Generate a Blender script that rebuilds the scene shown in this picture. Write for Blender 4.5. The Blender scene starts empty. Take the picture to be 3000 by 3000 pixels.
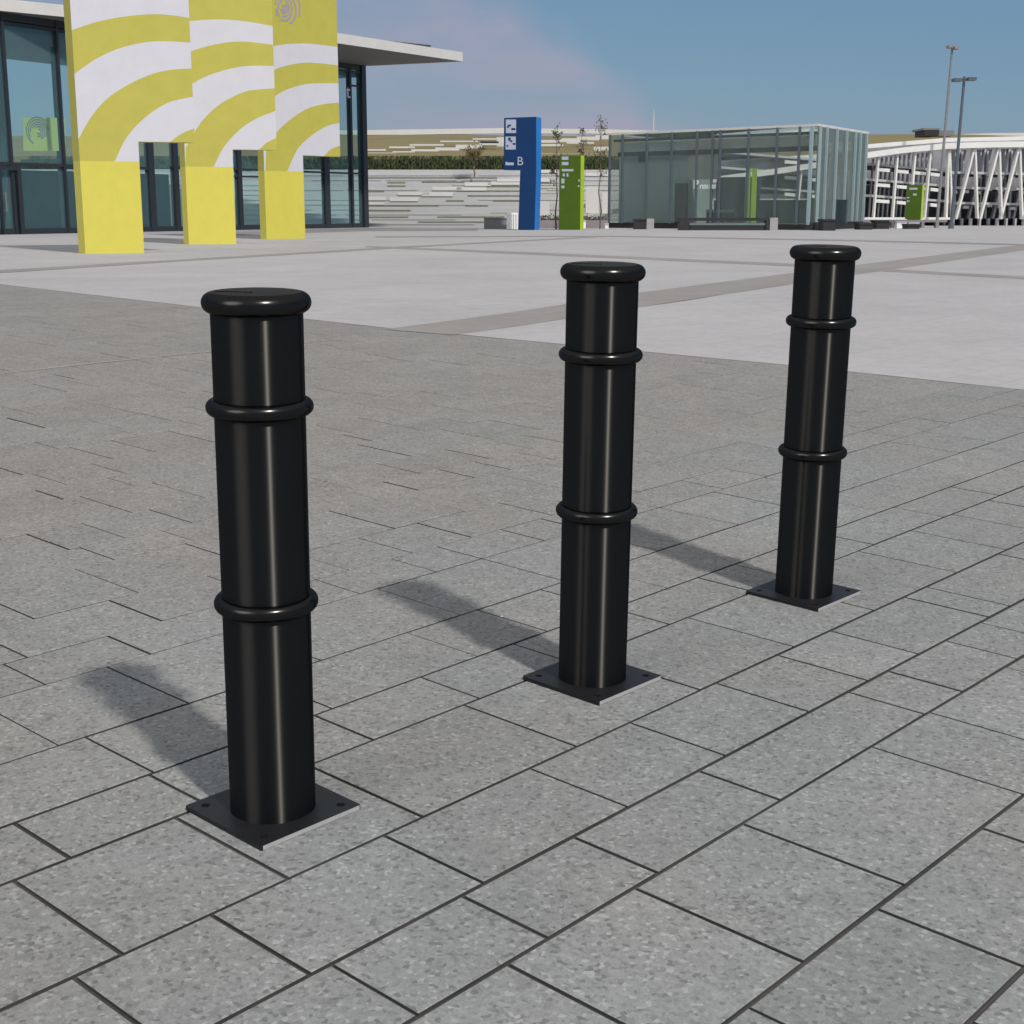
import bpy, bmesh, math, random
from mathutils import Matrix, Vector
random.seed(7)
S = bpy.context.scene
COL = S.collection
R = math.radians

# ------------------------------------------------------------------ camera and the two ground planes
F = 4166.7                     # focal length in photo pixels (photo 3000 px wide = 36 mm -> 50 mm lens)
PIT, ROLL, CH = 0.2503, 0.0113, 1.2505
def cam_matrix(pit, roll, h):
    fwd = Vector((0, math.cos(pit), -math.sin(pit)))
    up = Vector((0, math.sin(pit), math.cos(pit))); rt = Vector((1, 0, 0))
    r2 = math.cos(roll)*rt + math.sin(roll)*up
    u2 = -math.sin(roll)*rt + math.cos(roll)*up
    m = Matrix((r2, u2, -fwd)).transposed().to_4x4()
    m.translation = (0, 0, h)
    return m
CA = cam_matrix(PIT, ROLL, CH)
HB = 0.8
CB = cam_matrix(math.atan(889/F), 0.0, HB)
MB = CA @ CB.inverted()        # the far plaza falls gently away from the bollards: its own frame
MBi = MB.inverted()
cam_d = bpy.data.cameras.new('camera'); cam = bpy.data.objects.new('camera', cam_d); COL.objects.link(cam)
cam.matrix_world = CA; cam_d.lens = 50; cam_d.sensor_width = 36; cam_d.clip_start = .05; cam_d.clip_end = 3000
S.camera = cam
S.render.resolution_x = S.render.resolution_y = 1024

nB = MB.to_3x3() @ Vector((0, 0, 1)); oB = MB.translation
def height(x, y):
    zb = oB.z - (nB.x*(x-oB.x) + nB.y*(y-oB.y))/nB.z
    k = .10
    h = max(k-abs(zb), 0)/k
    return min(0, zb) - h*h*k*.25
def ray(C, px, py):
    d = C.to_3x3() @ Vector((px-1500, 1500-py, -F)); return C.translation.copy(), d.normalized()
def G(px, py, z=0.0):          # photo pixel -> point of the far plaza (frame B)
    o, d = ray(CB, px, py); t = (z-o.z)/d.z; return o+d*t
def P(px, py, Y):              # photo pixel -> point at depth Y (frame B)
    o, d = ray(CB, px, py); return o+d*((Y-o.y)/d.y)
def W(px, py, A, B):           # photo pixel -> vertical plane through ground points A, B (frame B)
    o, d = ray(CB, px, py); e = B-A; n = Vector((e.y, -e.x, 0)); return o+d*((A-o).dot(n)/d.dot(n))
def gp(px, py):                # photo pixel -> walking surface (world)
    o, d = ray(CA, px, py)
    lo, hi = 0.5, 400.0
    for _ in range(60):
        m = (lo+hi)/2; q = o+d*m
        if q.z > height(q.x, q.y): lo = m
        else: hi = m
    return o+d*lo
def project(p):
    q = CA.inverted() @ Vector(p)
    if q.z > -.2: return None
    return 1500+F*q.x/-q.z, 1500-F*q.y/-q.z

# ------------------------------------------------------------------ materials
def nt(name):
    m = bpy.data.materials.new(name); m.use_nodes = True
    return m, m.node_tree.nodes, m.node_tree.links, m.node_tree.nodes['Principled BSDF']
def mat(name, col, rough=.6, noise=.12, scale=8, metal=0.0, spec=.5, bump=0.0, stretch=None):
    m, N, L, b = nt(name)
    b.inputs['Roughness'].default_value = rough; b.inputs['Metallic'].default_value = metal
    b.inputs['Specular IOR Level'].default_value = spec
    tc = N.new('ShaderNodeTexCoord'); no = N.new('ShaderNodeTexNoise')
    no.inputs['Scale'].default_value = scale; no.inputs['Detail'].default_value = 6; no.inputs['Roughness'].default_value = .65
    src = tc.outputs['Object']
    if stretch:
        mp = N.new('ShaderNodeMapping'); mp.inputs['Scale'].default_value = stretch
        L.new(src, mp.inputs['Vector']); src = mp.outputs[0]
    L.new(src, no.inputs['Vector'])
    mr = N.new('ShaderNodeMapRange'); mr.inputs['From Min'].default_value = .25; mr.inputs['From Max'].default_value = .75
    mr.inputs['To Min'].default_value = 1-noise; mr.inputs['To Max'].default_value = 1+noise
    L.new(no.outputs['Fac'], mr.inputs['Value'])
    mx = N.new('ShaderNodeMix'); mx.data_type = 'RGBA'; mx.blend_type = 'MULTIPLY'; mx.inputs['Factor'].default_value = 1
    mx.inputs['A'].default_value = (*col, 1); L.new(mr.outputs[0], mx.inputs['B'])
    L.new(mx.outputs['Result'], b.inputs['Base Color'])
    if bump:
        bp = N.new('ShaderNodeBump'); bp.inputs['Strength'].default_value = bump; bp.inputs['Distance'].default_value = .004
        L.new(no.outputs['Fac'], bp.inputs['Height']); L.new(bp.outputs[0], b.inputs['Normal'])
    return m
def glass(name, tint, refl, base=None, base_f=0.0):
    m, N, L, b = nt(name); N.remove(b); out = N['Material Output']
    tr = N.new('ShaderNodeBsdfTransparent'); tr.inputs['Color'].default_value = (*tint, 1)
    gl = N.new('ShaderNodeBsdfGlossy'); gl.inputs['Roughness'].default_value = .01; gl.inputs['Color'].default_value = (.85, .95, .95, 1)
    tc = N.new('ShaderNodeTexCoord'); no = N.new('ShaderNodeTexNoise'); no.inputs['Scale'].default_value = .35
    L.new(tc.outputs['Object'], no.inputs['Vector'])
    bp = N.new('ShaderNodeBump'); bp.inputs['Strength'].default_value = .03; bp.inputs['Distance'].default_value = .05
    L.new(no.outputs['Fac'], bp.inputs['Height']); L.new(bp.outputs[0], gl.inputs['Normal'])
    fr = N.new('ShaderNodeLayerWeight'); fr.inputs['Blend'].default_value = refl
    mx = N.new('ShaderNodeMixShader'); L.new(fr.outputs['Fresnel'], mx.inputs[0])
    first = tr.outputs[0]
    if base:
        df = N.new('ShaderNodeBsdfDiffuse'); df.inputs['Color'].default_value = (*base, 1)
        m2 = N.new('ShaderNodeMixShader'); m2.inputs[0].default_value = base_f
        L.new(tr.outputs[0], m2.inputs[1]); L.new(df.outputs[0], m2.inputs[2]); first = m2.outputs[0]
    L.new(first, mx.inputs[1]); L.new(gl.outputs[0], mx.inputs[2]); L.new(mx.outputs[0], out.inputs['Surface'])
    return m
def black_paint(name, rough=.34, aniso=0.0, f0=.05, f90=.45, col=(.0018, .0018, .0021)):
    """black coating: dull black body under a gloss coat; aniso stretches the gloss along the drawn tube"""
    m, N, L, b = nt(name); N.remove(b); out = N['Material Output']
    tc = N.new('ShaderNodeTexCoord'); no = N.new('ShaderNodeTexNoise'); no.inputs['Scale'].default_value = 7; no.inputs['Detail'].default_value = 8
    L.new(tc.outputs['Object'], no.inputs['Vector'])
    cr = N.new('ShaderNodeValToRGB'); cr.color_ramp.elements[0].color = (*[c*.6 for c in col], 1); cr.color_ramp.elements[1].color = (*[c*1.5 for c in col], 1)
    L.new(no.outputs['Fac'], cr.inputs[0])
    df = N.new('ShaderNodeBsdfDiffuse'); L.new(cr.outputs[0], df.inputs['Color'])
    gl = N.new('ShaderNodeBsdfAnisotropic'); gl.inputs['Roughness'].default_value = rough; gl.inputs['Color'].default_value = (1, .98, .955, 1)
    if aniso:
        tg = N.new('ShaderNodeTangent'); tg.direction_type = 'RADIAL'; tg.axis = 'Z'; L.new(tg.outputs[0], gl.inputs['Tangent'])
        gl.inputs['Anisotropy'].default_value = aniso
    lw = N.new('ShaderNodeLayerWeight'); lw.inputs['Blend'].default_value = .25
    pw = N.new('ShaderNodeMath'); pw.operation = 'POWER'; pw.inputs[1].default_value = 3.5; L.new(lw.outputs['Facing'], pw.inputs[0])
    mr = N.new('ShaderNodeMapRange'); mr.inputs['To Min'].default_value = f0; mr.inputs['To Max'].default_value = f90; L.new(pw.outputs[0], mr.inputs['Value'])
    mx = N.new('ShaderNodeMixShader'); L.new(mr.outputs[0], mx.inputs[0]); L.new(df.outputs[0], mx.inputs[1]); L.new(gl.outputs[0], mx.inputs[2])
    L.new(mx.outputs[0], out.inputs['Surface'])
    return m
def tile_mat(name, dark=False):
    m, N, L, b = nt(name)
    b.inputs['Roughness'].default_value = .8; b.inputs['Specular IOR Level'].default_value = .3
    at = N.new('ShaderNodeAttribute'); at.attribute_name = 'tone'
    tc = N.new('ShaderNodeTexCoord')
    vo = N.new('ShaderNodeTexVoronoi'); vo.inputs['Scale'].default_value = 120; L.new(tc.outputs['Object'], vo.inputs['Vector'])
    vb = N.new('ShaderNodeTexVoronoi'); vb.inputs['Scale'].default_value = 260; L.new(tc.outputs['Object'], vb.inputs['Vector'])
    n1 = N.new('ShaderNodeTexNoise'); n1.inputs['Scale'].default_value = 1.3; n1.inputs['Detail'].default_value = 5; L.new(tc.outputs['Object'], n1.inputs['Vector'])
    n2 = N.new('ShaderNodeTexNoise'); n2.inputs['Scale'].default_value = 14; n2.inputs['Detail'].default_value = 8; L.new(tc.outputs['Object'], n2.inputs['Vector'])
    sx = N.new('ShaderNodeSeparateColor'); L.new(vo.outputs['Color'], sx.inputs[0])
    sb = N.new('ShaderNodeSeparateColor'); L.new(vb.outputs['Color'], sb.inputs[0])
    def mr(sock, a, c, lo, hi):
        q = N.new('ShaderNodeMapRange'); q.inputs['From Min'].default_value = a; q.inputs['From Max'].default_value = c
        q.inputs['To Min'].default_value = lo; q.inputs['To Max'].default_value = hi; L.new(sock, q.inputs['Value']); return q.outputs[0]
    def mul(a, c):
        q = N.new('ShaderNodeMath'); q.operation = 'MULTIPLY'; L.new(a, q.inputs[0]); L.new(c, q.inputs[1]); return q.outputs[0]
    cw = N.new('ShaderNodeMix'); cw.data_type = 'RGBA'; cw.inputs['A'].default_value = (*TILE_A, 1); cw.inputs['B'].default_value = (*TILE_B, 1)
    vd = N.new('ShaderNodeVectorMath'); vd.operation = 'DOT_PRODUCT'; vd.inputs[1].default_value = (-math.sin(R(47.72)), math.cos(R(47.72)), 0)
    L.new(tc.outputs['Object'], vd.inputs[0])
    wf = N.new('ShaderNodeMath'); wf.operation = 'ADD'; wf.use_clamp = True
    L.new(mr(n1.outputs['Fac'], .35, .65, -.3, .5), wf.inputs[0]); L.new(mr(vd.outputs['Value'], 1.2, 4.5, 0, .9), wf.inputs[1])
    L.new(wf.outputs[0], cw.inputs['Factor'])
    fk = N.new('ShaderNodeValToRGB'); fk.color_ramp.interpolation = 'CONSTANT'
    for e_, (p_, c_) in enumerate(((0, .66), (.07, .84), (.22, .96), (.50, 1.03), (.78, 1.10), (.93, 1.34))):
        el = fk.color_ramp.elements[e_] if e_ < 2 else fk.color_ramp.elements.new(p_)
        el.position = p_; el.color = (c_*.5, c_*.5, c_*.5, 1)
    L.new(sx.outputs[0], fk.inputs[0])
    f = mul(mul(mr(fk.outputs[0], 0, 1, 0, 2), mr(sb.outputs[1], 0, 1, .90, 1.10)), mul(mr(n2.outputs['Fac'], .3, .7, .95, 1.05), at.outputs['Fac']))
    n3 = N.new('ShaderNodeTexNoise'); n3.inputs['Scale'].default_value = 2.6; n3.inputs['Detail'].default_value = 7; n3.inputs['Roughness'].default_value = .7; n3.inputs['Distortion'].default_value = .6
    L.new(tc.outputs['Object'], n3.inputs['Vector'])
    f = mul(f, mr(n3.outputs['Fac'], .3, .7, .91, 1.08))
    mx = N.new('ShaderNodeMix'); mx.data_type = 'RGBA'; mx.blend_type = 'MULTIPLY'; mx.inputs['Factor'].default_value = 1
    L.new(cw.outputs['Result'], mx.inputs['A']); L.new(f, mx.inputs['B']); L.new(mx.outputs['Result'], b.inputs['Base Color'])
    bp = N.new('ShaderNodeBump'); bp.inputs['Strength'].default_value = .25; bp.inputs['Distance'].default_value = .002
    L.new(sx.outputs[1], bp.inputs['Height']); L.new(bp.outputs[0], b.inputs['Normal'])
    return m
def paving_mat(name, col, col2):
    m, N, L, b = nt(name)
    b.inputs['Roughness'].default_value = .85; b.inputs['Specular IOR Level'].default_value = .2
    tc = N.new('ShaderNodeTexCoord')
    mp = N.new('ShaderNodeMapping'); mp.inputs['Rotation'].default_value = (0, 0, R(-47.7)); L.new(tc.outputs['Object'], mp.inputs['Vector'])
    br = N.new('ShaderNodeTexBrick'); br.inputs['Scale'].default_value = 1.0; br.inputs['Brick Width'].default_value = .6; br.inputs['Row Height'].default_value = .3
    br.inputs['Mortar Size'].default_value = .005; br.inputs['Bias'].default_value = 0
    br.inputs['Color1'].default_value = (*col, 1); br.inputs['Color2'].default_value = (*col2, 1)
    br.inputs['Mortar'].default_value = (col[0]*.86, col[1]*.86, col[2]*.86, 1)
    L.new(mp.outputs[0], br.inputs['Vector'])
    n1 = N.new('ShaderNodeTexNoise'); n1.inputs['Scale'].default_value = .5; n1.inputs['Detail'].default_value = 9; n1.inputs['Roughness'].default_value = .7
    L.new(tc.outputs['Object'], n1.inputs['Vector'])
    mr = N.new('ShaderNodeMapRange'); mr.inputs['From Min'].default_value = .3; mr.inputs['From Max'].default_value = .7
    mr.inputs['To Min'].default_value = .90; mr.inputs['To Max'].default_value = 1.08; L.new(n1.outputs['Fac'], mr.inputs['Value'])
    mx = N.new('ShaderNodeMix'); mx.data_type = 'RGBA'; mx.blend_type = 'MULTIPLY'; mx.inputs['Factor'].default_value = 1
    g1 = N.new('ShaderNodeTexNoise'); g1.inputs['Scale'].default_value = 9; g1.inputs['Detail'].default_value = 10; g1.inputs['Roughness'].default_value = .85
    L.new(tc.outputs['Object'], g1.inputs['Vector'])
    mg = N.new('ShaderNodeMapRange'); mg.inputs['From Min'].default_value = .3; mg.inputs['From Max'].default_value = .7
    mg.inputs['To Min'].default_value = .88; mg.inputs['To Max'].default_value = 1.12; L.new(g1.outputs['Fac'], mg.inputs['Value'])
    mm = N.new('ShaderNodeMath'); mm.operation = 'MULTIPLY'; L.new(mr.outputs[0], mm.inputs[0]); L.new(mg.outputs[0], mm.inputs[1])
    L.new(br.outputs['Color'], mx.inputs['A']); L.new(mm.outputs[0], mx.inputs['B']); L.new(mx.outputs['Result'], b.inputs['Base Color'])
    return m
ANI = .75
TILE_A, TILE_B = (.219, .228, .230), (.214, .206, .199)
M = dict(
    joint=mat('joint_sand', (.052, .050, .048), .95, .55, 2.2),
    tile=tile_mat('grey_paving_stone'),
    light=paving_mat('pale_paving', (.365, .358, .369), (.352, .345, .355)),
    band=paving_mat('grey_brown_paving', (.262, .246, .24), (.24, .225, .22)),
    black=black_paint('black_gloss_coating', .37, ANI, .038, .12, (.0008, .0008, .0009)), black_cap=black_paint('black_gloss_cap', .22, 0, .035, .22), black_top=black_paint('black_satin_top', .6, 0, .03, .12, (.008, .0083, .009)),
    black_plate=mat('black_satin_plate', (.010, .0105, .0125), .5, .2, 40, spec=.35),
    edge_glint=mat('painted_edge_glint', (.40, .395, .39), .45, .1, 60),  # pale grey that stands in for sun on one plate edge
    yellow=mat('yellow_paint', (.47, .425, .07), .6, .06, 3), yellow_hi=mat('bright_yellow_paint', (.63, .56, .085), .55, .05, 3),
    white=mat('white_paint', (.60, .59, .635), .55, .04, 3), mark=mat('purple_grey_print', (.33, .29, .40), .6, .08, 30),
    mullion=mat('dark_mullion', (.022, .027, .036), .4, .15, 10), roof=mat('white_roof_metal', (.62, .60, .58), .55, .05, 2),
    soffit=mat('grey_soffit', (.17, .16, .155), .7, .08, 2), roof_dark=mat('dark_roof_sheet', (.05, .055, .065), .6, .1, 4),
    interior=mat('dark_interior', (.05, .075, .085), .8, .35, 1.5), interior_floor=mat('interior_floor', (.10, .10, .105), .5, .2, 1),
    interior_blue=mat('blue_interior_wall', (.20, .28, .36), .7, .25, .8, stretch=(.3, .3, 3)),
    glass=glass('teal_glass', (.84, .95, .96), .06, (.22, .36, .40), .15), glass2=glass('pavilion_glass', (.85, .89, .875), .10, (.28, .33, .325), .19),
    glass3=glass('pale_green_glass', (.80, .87, .855), .10, (.36, .45, .43), .36),
    fin=mat('pale_glass_fin', (.30, .38, .40), .4, .08, 5), fin_dark=mat('dark_glass_fin', (.09, .115, .13), .4, .1, 5),
    blue=mat('blue_sign_shaded_face', (.002, .029, .105), .5, .08, 2, spec=.25), blue_lit=mat('blue_sign_lit_side', (.02, .20, .62), .45, .05, 2),  # one blue sign: face darkened as shaded, side lightened as sunlit
    green=mat('green_sign_shaded_face', (.050, .095, .004), .55, .12, 2, spec=.25), lime=mat('lit_lime_green', (.42, .62, .02), .5, .05, 2),  # shade painted into the green face, sunlight into the lime side
    pict=mat('pale_pictogram', (.34, .37, .46), .6, .06, 5), terrace=mat('pale_concrete_terrace', (.43, .43, .435), .8, .10, 1.2, stretch=(.25, 1, 3)),
    ramp=mat('white_ramp_wall', (.60, .585, .565), .7, .04, 2), grass=mat('terrace_grass', (.19, .19, .12), .95, .35, 6),
    dry=mat('dry_grass', (.17, .14, .062), .95, .22, .5, stretch=(.3, 1, 1)), hedge=mat('hedge_leaf', (.045, .065, .016), .8, .5, 3),
    hedge2=mat('hedge_leaf_dark', (.018, .028, .010), .8, .4, 3), bark=mat('sapling_bark', (.16, .13, .10), .9, .2, 20),
    leaf=mat('young_leaf', (.12, .12, .06), .8, .35, 9), autumn=mat('autumn_leaf', (.22, .14, .05), .8, .35, 9),
    concrete=mat('pale_concrete', (.33, .31, .31), .85, .12, 6), bench=mat('black_bench', (.020, .018, .021), .6, .2, 8),
    bench_seat=mat('teal_reflect_seat', (.12, .16, .17), .5, .15, 6), brown=mat('brown_grey_panel', (.62, .57, .52), .8, .08, 1),  # bench seat: teal reflection painted into its base colour
    dark_brown=mat('dark_brown_door', (.035, .025, .02), .7, .2, 3), garage_white=mat('white_garage_concrete', (.72, .71, .69), .7, .06, 1.5),
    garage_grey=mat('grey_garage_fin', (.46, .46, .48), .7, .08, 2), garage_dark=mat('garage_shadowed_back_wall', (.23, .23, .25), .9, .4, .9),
    pole=mat('grey_steel_pole', (.20, .20, .205), .5, .08, 5), pole_dark=mat('dark_steel_pole', (.085, .10, .125), .5, .08, 5),
    orange=mat('orange_leaf', (.62, .30, .07), .7, .2, 200), paper=mat('white_paper', (.85, .85, .85), .7, .03, 100),
    tan=mat('tan_joint_line', (.265, .243, .21), .9, .15, 4),
    low=mat('purple_grey_wall', (.24, .21, .225), .8, .1, 3),
)

# ------------------------------------------------------------------ mesh helpers
def link(name, bm, m, parent=None, smooth=False):
    me = bpy.data.meshes.new(name)
    bmesh.ops.recalc_face_normals(bm, faces=bm.faces[:])
    bm.to_mesh(me); bm.free()
    for x in (m if isinstance(m, (list, tuple)) else [m]): me.materials.append(x)
    if smooth:
        for p in me.polygons: p.use_smooth = True
    o = bpy.data.objects.new(name, me); COL.objects.link(o)
    if parent: o.parent = parent
    return o
def tag(o, label=None, cat=None, group=None, kind=None):
    for k, v in (('label', label), ('category', cat), ('group', group), ('kind', kind)):
        if v: o[k] = v
    return o
def empty(name, M_, label, cat, group=None):
    o = bpy.data.objects.new(name, None); COL.objects.link(o); o.empty_display_size = .3
    o.matrix_world = M_ if isinstance(M_, Matrix) else Matrix.Translation(M_)
    o['base'] = 0; del o['base']
    return tag(o, label, cat, group)
def rootB(name, origin, label, cat, group=None):   # a thing standing on the far plaza; its meshes are given in frame B
    o = empty(name, MB @ Matrix.Translation(origin), label, cat, group); OFF[o.name] = Vector(origin); return o
OFF = {}
class MBd:
    """collects shapes (frame B coordinates) for one part"""
    def __init__(s): s.bm = bmesh.new()
    def hexa(s, a, b, c, d, v, mi=0):       # quad a b c d extruded by v
        q = [s.bm.verts.new(x) for x in (a, b, c, d)]; q2 = [s.bm.verts.new(Vector(x)+v) for x in (a, b, c, d)]
        fs = [s.bm.faces.new(q), s.bm.faces.new(q2[::-1])]
        for i in range(4): fs.append(s.bm.faces.new((q[i], q2[i], q2[(i+1) % 4], q[(i+1) % 4])))
        for f in fs: f.material_index = mi
        return fs
    def box(s, lo, hi, mi=0):
        x0, y0, z0 = lo; x1, y1, z1 = hi
        return s.hexa((x0, y0, z0), (x1, y0, z0), (x1, y0, z1), (x0, y0, z1), Vector((0, y1-y0, 0)), mi)
    def pxquad(s, Y, pts, depth, mi=0):     # photo outline at depth Y, real thickness backwards
        return s.hexa(*[P(x, y, Y) for x, y in pts], Vector((0, depth, 0)), mi)
    def pxbox(s, Y, x0, y0, x1, y1, depth, mi=0):
        a = P((x0+x1)/2, y1, Y); b = P((x0+x1)/2, y0, Y); m_ = (y0+y1)/2
        l = P(x0, m_, Y).x; r = P(x1, m_, Y).x
        return s.box((l, Y, a.z), (r, Y+depth, b.z), mi)
    def tube(s, p, q, r0, r1=None, seg=8):
        r1 = r0 if r1 is None else r1
        p, q = Vector(p), Vector(q); d = (q-p).normalized()
        a = d.orthogonal().normalized(); b = d.cross(a)
        A = [s.bm.verts.new(p+r0*(math.cos(t)*a+math.sin(t)*b)) for t in [2*math.pi*i/seg for i in range(seg)]]
        B = [s.bm.verts.new(q+r1*(math.cos(t)*a+math.sin(t)*b)) for t in [2*math.pi*i/seg for i in range(seg)]]
        for i in range(seg): s.bm.faces.new((A[i], A[(i+1) % seg], B[(i+1) % seg], B[i]))
        s.bm.faces.new(A[::-1]); s.bm.faces.new(B)
    def leaf(s, p, n, size, mi=0):
        n = n.normalized(); a = n.orthogonal().normalized(); b = n.cross(a); t = random.random()*6.28
        a, b = a*math.cos(t)+b*math.sin(t), b*math.cos(t)-a*math.sin(t)
        f = s.bm.faces.new([s.bm.verts.new(p+size*(x*a+y*b)) for x, y in ((-1, 0), (0, -.55), (1, 0), (0, .55))]); f.material_index = mi
    def put(s, name, m, root, label=None, parent=None, smooth=False):
        bmesh.ops.translate(s.bm, verts=s.bm.verts[:], vec=-OFF[root.name])
        o = link(name, s.bm, m, parent or root, smooth)
        if label: o['label'] = label
        return o
def put_each(mb, name, m, root, parent=None, label=None):
    """every separate piece in the collector becomes a part of its own"""
    bm = mb.bm; bm.verts.index_update(); seen = set(); out = []
    for v in bm.verts:
        if v in seen: continue
        st = [v]; seen.add(v); isl = []
        while st:
            q = st.pop(); isl.append(q)
            for e in q.link_edges:
                o = e.other_vert(q)
                if o not in seen: seen.add(o); st.append(o)
        nb = MBd(); mp = {q: nb.bm.verts.new(q.co) for q in isl}
        for f in {f for q in isl for f in q.link_faces}:
            nf = nb.bm.faces.new([mp[q] for q in f.verts]); nf.material_index = f.material_index
        out.append(nb.put(name, m, root, label, parent))
    bm.free(); return out
def rnd(a, b): return random.uniform(a, b)
def text_mesh(body, size, extrude=.01):
    cu = bpy.data.curves.new('lettering', 'FONT'); cu.body = body; cu.size = size; cu.extrude = extrude; cu.resolution_u = 3
    o = bpy.data.objects.new('lettering', cu); COL.objects.link(o)
    bpy.context.view_layer.update()
    me = bpy.data.meshes.new_from_object(o.evaluated_get(bpy.context.evaluated_depsgraph_get()))
    bpy.data.objects.remove(o); bpy.data.curves.remove(cu)
    return me

# ------------------------------------------------------------------ ground
def axis(spec):
    v = []
    for a, b, st in spec:
        n = max(1, round((b-a)/st)); v += [a+(b-a)*i/n for i in range(n)]
    return v+[spec[-1][1]]
xs = axis([(-500, -100, 100), (-100, -20, 8), (-20, 20, 1), (20, 100, 8), (100, 500, 100)])
ys = axis([(-300, -60, 40), (-60, -6, 6), (-6, 18, .5), (18, 90, 3), (90, 600, 60)])
bm = bmesh.new()
g = [[bm.verts.new((x, y, height(x, y)-.0065)) for x in xs] for y in ys]
for j in range(len(ys)-1):
    for i in range(len(xs)-1): bm.faces.new((g[j][i], g[j][i+1], g[j+1][i+1], g[j+1][i]))
for f in bm.faces:
    c = f.calc_center_median()
    if not (-13 < c.x < 14 and -6.5 < c.y < 16.5): f.material_index = 1
tag(link('ground', bm, [M['joint'], M['band']]), kind='structure')

NEAR = [(-2200, 590), (-900, 730), (0, 833), (590, 901), (1133, 961), (1320, 978), (1888, 1031), (2307, 1070), (3000, 1143), (3900, 1240), (5400, 1400), (7500, 1620)]
def near_line(px):
    for (a, b), (c, d) in zip(NEAR, NEAR[1:]):
        if a <= px <= c: return b+(d-b)*(px-a)/(c-a)
    return NEAR[0][1] if px < 0 else NEAR[-1][1]
TH = R(47.72); EU = Vector((math.cos(TH), math.sin(TH))); EV = Vector((-EU.y, EU.x))
JOINTS = {0: [1.648, 2.042, 2.453], 1: [1.483, 1.813, 2.15, 2.653], 2: [1.291, 1.585, 1.885, 2.291, 2.906, 3.102, 3.414, 3.625], 3: [0.994, 1.251, 1.644, 2.055, 2.732, 3.008, 3.272, 3.688, 3.827], 4: [1.083, 1.418, 1.748, 2.672, 3.516, 4.035, 4.395, 4.707], 5: [1.194, 1.493, 2.599, 3.428, 3.624, 4.144, 4.655, 5.566], 6: [1.505, 2.466, 2.736, 3.006, 3.277, 3.821, 4.235, 5.354, 5.898], 7: [2.673, 4.044, 4.386, 5.746], 8: [1.608, 1.903, 2.607, 2.915, 3.114, 3.417, 3.623, 4.454], 9: [1.675, 2.071, 2.741, 3.008, 3.277, 3.69, 3.829, 5.055], 10: [1.841, 2.169, 3.174, 3.513, 4.029], 11: [2.309, 2.606, 3.412, 3.618, 3.92, 4.127], 12: [2.472, 2.738, 3.818, 4.218, 4.494], 13: [2.675, 4.019], 14: [2.61, 2.909, 4.116], 15: [2.741, 3.002]}
bm = bmesh.new(); tone = bm.loops.layers.float_color.new('tone')
rt = random.Random(3)
for r in range(-42, 60):
    k, j = divmod(r, 3)
    v0 = .745+.805*k+(0, .262, .605)[j]; v1 = .745+.805*k+(.262, .605, .805)[j]
    known = JOINTS.get(r, []); us = list(known) if known else [rt.uniform(0, .4)]
    while us[0] > -18: us.insert(0, us[0]-rt.choice((.2, .27, .3, .33, .4, .41, .5)))
    while us[-1] < 22: us.append(us[-1]+rt.choice((.2, .27, .3, .33, .4, .41, .5)))
    i = 0
    while i < len(us)-1:
        d = us[i+1]-us[i]
        if d > .66:
            us.insert(i+1, us[i]+d*(.5 if d < 1 else rt.uniform(.3, .45)/d))
        i += 1
    for u0, u1 in zip(us, us[1:]):
        c = EU*((u0+u1)/2)+EV*((v0+v1)/2)
        if not (-13 < c.x < 14 and -7 < c.y < 17): continue
        q = project((c.x, c.y, height(c.x, c.y)))
        if c.y > 5 and (q is None or q[1] < near_line(q[0])-45): continue
        gv = rt.uniform(.0040, .0054)*(1 if v0 < 2.0 else max(.22, 1-.5*(v0-2.0))); gu = rt.uniform(.0028, .0052) if v0 < 2.3 else rt.choice((.0012, .002, .0028, .004, .005)); dz = rt.uniform(-.0006, .0006)
        cs = []
        for u, v in ((u0+gu, v0+gv), (u1-gu, v0+gv), (u1-gu, v1-gv), (u0+gu, v1-gv)):
            p = EU*u+EV*v; cs.append((p.x, p.y, height(p.x, p.y)+dz))
        b4 = .0016
        def inset(f):
            ctr = Vector(cs[0])*.25+Vector(cs[1])*.25+Vector(cs[2])*.25+Vector(cs[3])*.25
            out = []
            for x in cs:
                d_ = (ctr-Vector(x)); dv = Vector((d_.x, d_.y)); a_ = EU*math.copysign(f, dv.dot(EU))+EV*math.copysign(f, dv.dot(EV))
                out.append(Vector(x)+Vector((a_.x, a_.y, 0)))
            return out
        top = [bm.verts.new(x) for x in inset(b4)]
        mid = [bm.verts.new(Vector(x)-Vector((0, 0, .0012))) for x in cs]
        bot = [bm.verts.new((x[0], x[1], x[2]-.0075)) for x in cs]
        t = rt.gauss(1, .024); t = min(1.13, max(.87, t))
        fs = [bm.faces.new(top)]
        for n in range(4):
            fs.append(bm.faces.new((mid[n], mid[(n+1) % 4], top[(n+1) % 4], top[n])))
            fs.append(bm.faces.new((bot[n], bot[(n+1) % 4], mid[(n+1) % 4], mid[n]))); fs[-1].material_index = 1
        for f in fs:
            for l in f.loops: l[tone] = (t, t, t, 1)
tag(link('tiled_paving', bm, [M['tile'], M['joint']]), kind='structure')

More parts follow.
